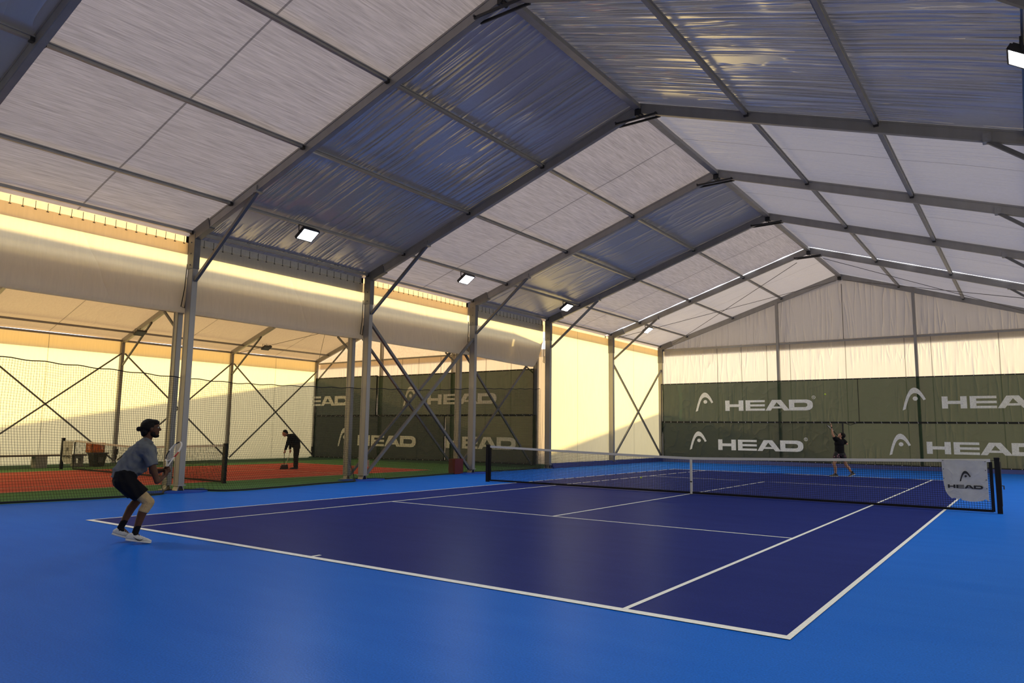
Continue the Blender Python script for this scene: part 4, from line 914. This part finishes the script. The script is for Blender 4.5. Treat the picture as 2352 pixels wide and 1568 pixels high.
flesh('t_shirt', [cap(s1, s2, .085), sph((.13, .01, 1.2), (.175, .14, .2)), sph((.13, .01, 1.1), (.16, .14, .1)) + disc((.125, .01, .86), (0, 0, -1), .165, .15, up=(1, 0, 0)), sph(s1, .085) + disc(s1.lerp(e1, .5), e1 - s1, .07, .07), sph(s2, .085) + disc(s2.lerp(e2, .75), e2 - s2, .08, .08)], BLKC, p2, .009, 3)
# patterned shorts
mp_, nt, out = newmat('patterned_shorts'); bs = N(nt, 'ShaderNodeBsdfPrincipled'); bs.inputs['Roughness'].default_value = .85; tcx = N(nt, 'ShaderNodeTexCoord'); vo = N(nt, 'ShaderNodeTexVoronoi'); vo.inputs['Scale'].default_value = 11
nt.links.new(tcx.outputs['Object'], vo.inputs['Vector']); rp = N(nt, 'ShaderNodeValToRGB'); nt.links.new(vo.outputs['Distance'], rp.inputs[0]); e_ = rp.color_ramp.elements
e_[0].position = 0; e_[0].color = (.5, .42, .45, 1); e_[1].position = .36; e_[1].color = (.01, .01, .014, 1); x = e_.new(.22); x.color = (.16, .03, .06, 1)
nt.links.new(rp.outputs[0], bs.inputs['Base Color']); nt.links.new(bs.outputs[0], out.inputs[0])
flesh('shorts', [disc((.125, .01, .90), (0, 0, 1), .15, .14, up=(1, 0, 0)) + sph((.125, .01, .8), (.165, .14, .06)), sph(h1 + V((-.01, 0, -.02)), .12) + disc(h1.lerp(k1, .62), k1 - h1, .115, .115), sph(h2 + V((.01, 0, -.02)), .12) + disc(h2.lerp(k2, .62), k2 - h2, .115, .115)], mp_, p2, .009, 3)
flesh('wristband', [disc(w1 + V((0, 0, -.02)), (0, 0, 1), .031, .031) + disc(w1 + V((0, 0, .02)), (0, 0, 1), .031, .031)], BLKC, p2, .008, 1)
for A_2 in (a1, a2): flesh('sock', [sph(A_2 + V((0, 0, .05)), .042) + sph(A_2 + V((-.01, 0, -.03)), .038)], BLKC, p2, .009, 1)
shoe((.045, -.02, .0), (-.25, -.06, .0), (0, 0, 1), p2, SHOEB, SOLE, None, .008)
shoe((.62, .16, .085), (.40, -.02, .0), (-.3, 0, 1), p2, SHOEB, SOLE, None, .008)
bt2 = w2 + V((-.02, -.01, .03)); racket('dark tennis racket behind the head of the serving player', W2(bt2), W2(bt2 + V((-.62, .25, .72))) - W2(bt2), W2(bt2 + V((.2, .9, .1))) - W2(bt2), None, [BLACK, BLACK, BLACK])

# person 3: sweeper in the side hall. local x = image right
O3 = Vector((-15.735, 11.996, 0)); D3 = (.615, .789)
p3 = person('stooping person in dark clothes sweeping the red side court', O3, D3)
def W3(v):
    v = Vector(v); return Vector((O3.x + v.x * D3[0] - v.y * D3[1], O3.y + v.x * D3[1] + v.y * D3[0], v.z))
hs, P, M = head_sets((-.335, 0, 1.325), (-.75, -.05, -.62), (-.55, 0, .75), 1.0)
s1, s2 = V((-.15, -.17, 1.22)), V((-.13, .17, 1.22)); e1, e2 = V((-.23, -.23, .93)), V((-.12, .25, .95)); w1, w2 = V((-.30, -.14, .70)), V((-.13, .12, .72))
h1, h2 = V((.11, -.09, .84)), V((.12, .09, .84)); k1, k2 = V((.095, -.1, .46)), V((.11, .1, .46)); a1, a2 = V((.10, -.1, .09)), V((.12, .11, .09))
body = hs + [cap((-.2, 0, 1.25), (-.29, 0, 1.30), .06, .056), cap(s1, s2, .07), cap((-.08, 0, 1.15), (.08, 0, .95), .13, .13), cap(h1, h2, .11), cap(s1, e1, .052, .04), cap(e1, w1, .04, .027), cap(s2, e2, .052, .04), cap(e2, w2, .04, .027), cap(h1, k1, .095, .06), cap(k1, a1, .06, .04), cap(h2, k2, .095, .06), cap(k2, a2, .06, .04), cap(a1, a1 + V((-.1, 0, -.04)), .036), cap(a2, a2 + V((-.1, 0, -.04)), .036)]
body += hand(w1, (-.1, .15, -1), (-.6, .8, 0), 1, .0095) + hand(w2, (.3, -.3, -1), (-.3, -.9, 0), -1, .0095)
flesh('body', body, SKIN2, p3, .009, 3); eyes(P, M, 1, p3)
flesh('hair', [sph(P(-.04, 0, .045), (.092, .084, .09), M, 14), sph(P(-.07, 0, -.02), (.05, .07, .05), M, 12)], HAIR, p3, .008, 2)
flesh('jacket', [cap(s1, s2, .10), sph((-.06, 0, 1.17), (.17, .20, .15), .7), cap((-.06, 0, 1.15), (.07, 0, .99), .16, .165), sph((.06, 0, .98), .165) + disc((.09, 0, .80), (0, 0, -1), .18, .16), sph((-.24, 0, 1.26), (.06, .08, .05)), sph(s1, .085) + sph(e1, .065), sph(e1, .062) + disc(e1.lerp(w1, .9), w1 - e1, .045, .045), sph(s2, .085) + sph(e2, .065), sph(e2, .062) + disc(e2.lerp(w2, .9), w2 - e2, .045, .045)], NAVYJ, p3, .009, 4)
flesh('trousers', [disc((.1, 0, .9), (0, 0, 1), .17, .14, up=(0, 1, 0)) + sph((.11, 0, .78), (.135, .17, .08)), sph(h1, .12) + sph(k1, .09), sph(k1, .088) + disc(a1 + V((0, 0, -.02)), (0, 0, -1), .075, .075), sph(h2, .12) + sph(k2, .09), sph(k2, .088) + disc(a2 + V((0, 0, -.02)), (0, 0, -1), .075, .075)], DKTR, p3, .009, 3)
shoe((.18, -.1, 0), (-.12, -.12, 0), (0, 0, 1), p3, SHOEB, SHOEB, None, .008); shoe((.2, .11, 0), (-.1, .12, 0), (0, 0, 1), p3, SHOEB, SHOEB, None, .008)
# broom and long handled dustpan
t = thing('broom', 'broom with a short upright dark handle held by the sweeping person', 'broom', W3((-.30, -.1, 0)))
m = MB(); m.tube([W3((-.325, -.12, .72)), W3((-.31, -.1, .12))], .011, 8); part(m, 'handle', DARKM, t)
m = MB(); m.beam(W3((-.44, -.1, .10)), W3((-.2, -.1, .10)), .05, .04); part(m, 'head_block', mat('broom_head', (.05, .006, .006), .6), t)
m = MB(); m.add([W3(v) for v in ((-.43, -.12, .09), (-.21, -.12, .09), (-.21, -.08, .09), (-.43, -.08, .09), (-.47, -.15, .0), (-.17, -.15, .0), (-.17, -.06, .0), (-.47, -.06, .0))], [(0, 1, 5, 4), (1, 2, 6, 5), (2, 3, 7, 6), (3, 0, 4, 7), (4, 5, 6, 7)]); part(m, 'bristles', mat('bristles', (.03, .02, .015), .9), t)
t = thing('dustpan', 'dark lobby dustpan with a slanting silver handle in front of the sweeping person', 'dustpan', W3((-.3, .12, 0)))
m = MB(); m.tube([W3((-.10, .1, .66)), W3((-.255, .16, .14))], .011, 8); part(m, 'handle', mat('bright_handle', (.6, .6, .58), .3, .5), t)
m = MB(); m.add([W3(v) for v in ((-.44, .05, .0), (-.16, .05, .0), (-.16, .3, .0), (-.44, .3, .0), (-.40, .12, .15), (-.2, .12, .15), (-.18, .3, .17), (-.42, .3, .17))], [(3, 2, 1, 0), (1, 2, 6, 5), (2, 3, 7, 6), (3, 0, 4, 7), (4, 5, 6, 7)]); part(m, 'pan', mat('pan_dark', (.03, .008, .006), .5), t)
# ---------------------------------------------------------------- outside: neighbouring building, sun, sky
m = MB(); a = Vector((-50, -3.7)); b = Vector((-19.6, 37.1)); n = Vector((-(b - a).y, (b - a).x)).normalized() * 9
pts = [a, b, b + n, a + n]
m.add([(p.x, p.y, -.1) for p in pts] + [(p.x, p.y, 6) for p in pts], [(0, 1, 5, 4), (1, 2, 6, 5), (2, 3, 7, 6), (3, 0, 4, 7), (4, 5, 6, 7)])
struct(m.build('wall_neighbour', mat('render_wall', (.4, .36, .3), .9)), 'neighbouring building outside the tent')
sd = Vector((-1, .30, .295)).normalized()
L = bpy.data.lights.new('sun', 'SUN'); L.energy = 9.5; L.angle = math.radians(.9); L.color = (1, .79, .40)
o = bpy.data.objects.new('sun', L); C.objects.link(o); o.rotation_euler = (-sd).to_track_quat('-Z', 'Y').to_euler(); o.location = sd * 60
W = bpy.data.worlds.new('world'); S.world = W; W.use_nodes = True; nt = W.node_tree; nt.nodes.clear()
bg = nt.nodes.new('ShaderNodeBackground'); ow = nt.nodes.new('ShaderNodeOutputWorld'); nt.links.new(bg.outputs[0], ow.inputs[0])
bg.inputs[0].default_value = (.92, .93, 1.0, 1); bg.inputs[1].default_value = 2.3

S.view_settings.view_transform = 'Standard'; S.view_settings.look = 'None'; S.view_settings.gamma = 1; S.view_settings.exposure = 0
S.view_settings.use_curve_mapping = False
cy = S.cycles
cy.max_bounces = 8; cy.diffuse_bounces = 6; cy.glossy_bounces = 3; cy.transmission_bounces = 6; cy.transparent_max_bounces = 12
cy.use_denoising = True; cy.sample_clamp_indirect = 6; cy.caustics_reflective = False; cy.caustics_refractive = False
